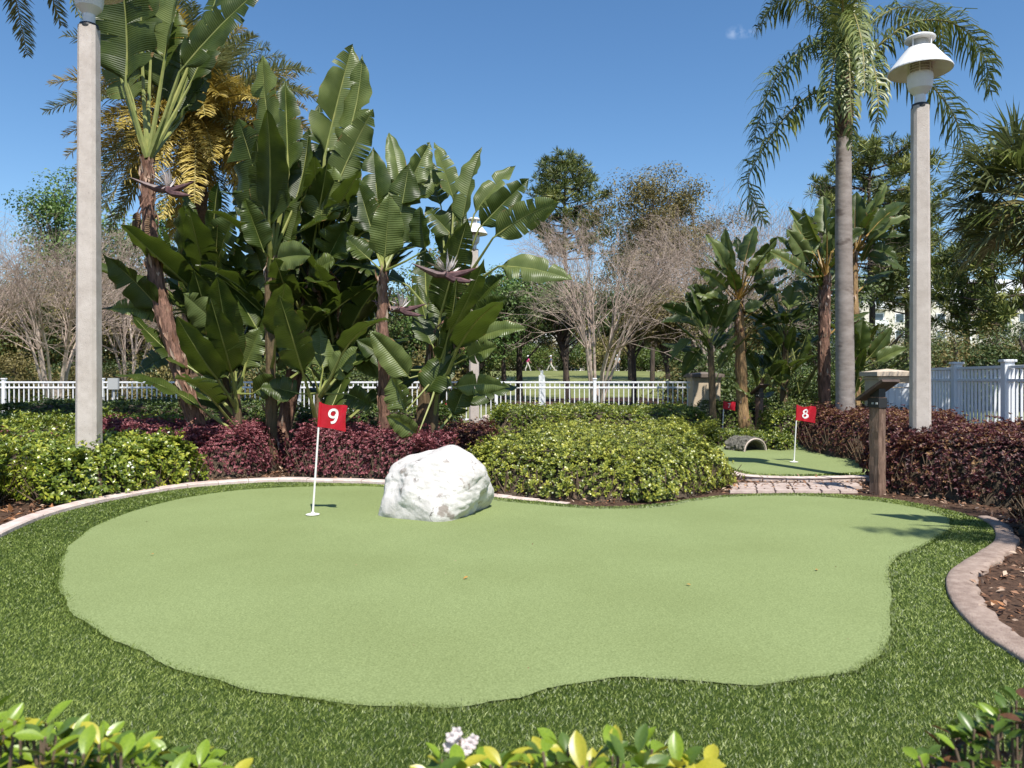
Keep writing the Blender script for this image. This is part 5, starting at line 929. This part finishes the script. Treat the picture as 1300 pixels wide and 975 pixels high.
def person(px, Y, shirt, pants, cap, label, step, armf, yaw):
    x = (px - HX) / FP * Y; z = float(tz(x, Y)) + .012; t = thing('person', (x, Y, z), label, 'person'); ca, sa = math.cos(yaw), math.sin(yaw)
    def Q(a, b, c): return (x + a * ca - b * sa, Y + a * sa + b * ca, z + c)
    pts = [Q(0, 0, .95), Q(0, 0, 1.15), Q(0, 0, 1.38), Q(0, .01, 1.52), Q(0, .02, 1.64), Q(0, .02, 1.72), Q(.09, 0, .90), Q(.11, step * .35, .50), Q(.11, step * .55 - .03, .09), Q(.11, step * .55 + .14, .05), Q(-.09, 0, .90), Q(-.11, -step * .2, .50), Q(-.11, -step * .6, .10), Q(-.11, -step * .6 + .14, .06),
           Q(.19, 0, 1.40), Q(.25, armf * .1, 1.14), Q(.22, armf * .32, .96), Q(.20, armf * .40, .88), Q(-.19, 0, 1.40), Q(-.25, -armf * .1, 1.14), Q(-.22, -armf * .1 + .08, .95), Q(-.21, -armf * .1 + .12, .86)]
    rad = [(.14, .11), (.13, .10), (.15, .10), .055, (.085, .10), (.06, .08), .085, .06, .04, .035, .085, .06, .04, .035, .06, .042, .03, .035, .06, .042, .03, .035]
    skin('body', pts, rad, [(0, 1), (1, 2), (2, 3), (3, 4), (4, 5), (0, 6), (6, 7), (7, 8), (8, 9), (0, 10), (10, 11), (11, 12), (12, 13), (2, 14), (14, 15), (15, 16), (16, 17), (2, 18), (18, 19), (19, 20), (20, 21)], M['skin'], t)
    skin('shirt', [Q(0, 0, .98), pts[1], pts[2], Q(0, 0, 1.46), pts[14], Q(.235, armf * .07, 1.2), pts[18], Q(-.235, -armf * .07, 1.2)], [(.17, .14), (.165, .13), (.18, .13), .08, .085, .07, .085, .07], [(0, 1), (1, 2), (2, 3), (2, 4), (4, 5), (2, 6), (6, 7)], M[shirt], t)
    skin('trousers', [Q(0, 0, 1.06), Q(0, 0, .93), Q(.08, 0, .80), pts[7], Q(.11, step * .52, .16), Q(-.08, 0, .80), pts[11], Q(-.11, -step * .55, .16)], [(.15, .12), (.16, .13), .105, .085, .06, .105, .085, .06], [(0, 1), (1, 2), (2, 3), (3, 4), (1, 5), (5, 6), (6, 7)], M[pants], t)
    for a_, b_ in ((8, 9), (12, 13)): skin('shoe', [pts[a_], pts[b_]], [.055, .05], [(0, 1)], M['cloth_w'], t)
    V, F = lathe([(0, z + 1.84), (.07, z + 1.82), (.115, z + 1.75), (.12, z + 1.70)], 14, (pts[5][0], pts[5][1])); mk('cap', V, F, M[cap], t); q = [Q(-.07, .10, 1.70), Q(.07, .10, 1.70), Q(.05, .22, 1.685), Q(-.05, .22, 1.685), Q(-.07, .10, 1.715), Q(.07, .10, 1.715), Q(.05, .22, 1.70), Q(-.05, .22, 1.70)]
    mk('cap_brim', q, BF, M[cap], t); return t
person(670, 88, 'pink', 'trouser', 'cloth_w', 'walker in a bright pink top and pale trousers on the golf lawn', .5, 1, -1.2)
person(699.5, 88, 'navy', 'trouser', 'cloth_w', 'walker in a navy top and pale trousers with a white cap', .8, .7, 1.4)
person(784, 82, 'pale', 'trousd', 'cloth_w', 'walker in a pale shirt and dark shorts behind the bare tree', .3, .5, 2.8)
def building(x0, x1, Y, z0, zt, floors, label, roofh, nwin):
    t = thing('building', ((x0 + x1) / 2, Y, z0), label, 'building'); D = 12; mk('wall', boxV(x0, x1, Y, Y + D, z0, zt), BF, M['wall'], t); e = .8
    V = [(x0 - e, Y - e, zt + .01), (x1 + e, Y - e, zt + .01), (x1 + e, Y + D + e, zt + .01), (x0 - e, Y + D + e, zt + .01), (x0 + 5, Y + D / 2, zt + roofh), (x1 - 5, Y + D / 2, zt + roofh)]; mk('roof', V, [(3, 2, 1, 0), (0, 1, 5, 4), (1, 2, 5), (2, 3, 4, 5), (3, 0, 4)], M['roof'], t)
    fh = (zt - z0) / floors; wm = bevel_box('window', 1.5, .12, fh * .55, M['white'], 0); pm = bevel_box('pane', 1.2, .06, fh * .47, M['glass'], 0); sm = bevel_box('balcony', 2.2, .8, .9, M['white'], 0)
    for f in range(floors):
        for i in range(nwin):
            x = x0 + (x1 - x0) * (i + .5) / nwin; z = z0 + fh * f + fh * .25; wd = inst('window', wm, t, (x, Y - .02, z)); inst('pane', pm, wd, (x, Y - .07, z + fh * .04))
            if i % 2: inst('balcony', sm, t, (x, Y - .45, z - fh * .22))
    return t
building(53, 92, 118, 1.5, 14.6, 5, 'pale multi storey building half hidden by trees at right', 3.0, 12)
building(2, 14, 122, 1.5, 11.0, 3, 'white roofed building glimpsed behind the bare vase shaped tree', 2.2, 5)
def ongreen(x, y): return inpoly(x, y, turf) & (y < 9.5)
scatter(70, ongreen, .016, 'debris', 'tiny specks of blown leaf litter on the front green', M['chip'], .018)
# a couple of dry leaves lying on the green
for px, py in ((190, 705), (588, 735), (1037, 723), (870, 742)):
    g = G(px, py, .02); V, F = leaves6(g[None], np.array([[random.uniform(-1, 1), random.uniform(-1, 1), .25]]), np.array([[.2, -.2, 1.]]), .035, .018); tag(mk('fallen_leaf', V, F, M['yellowleaf'], loc=tuple(g)), {190: 'dry leaf lying on the left part of the putting green', 588: 'dry leaf lying in the middle of the putting green below the boulder', 1037: 'orange dry leaf lying on the right lobe of the putting green', 870: 'small dry leaf lying on the green right of centre'}[px], 'leaf')
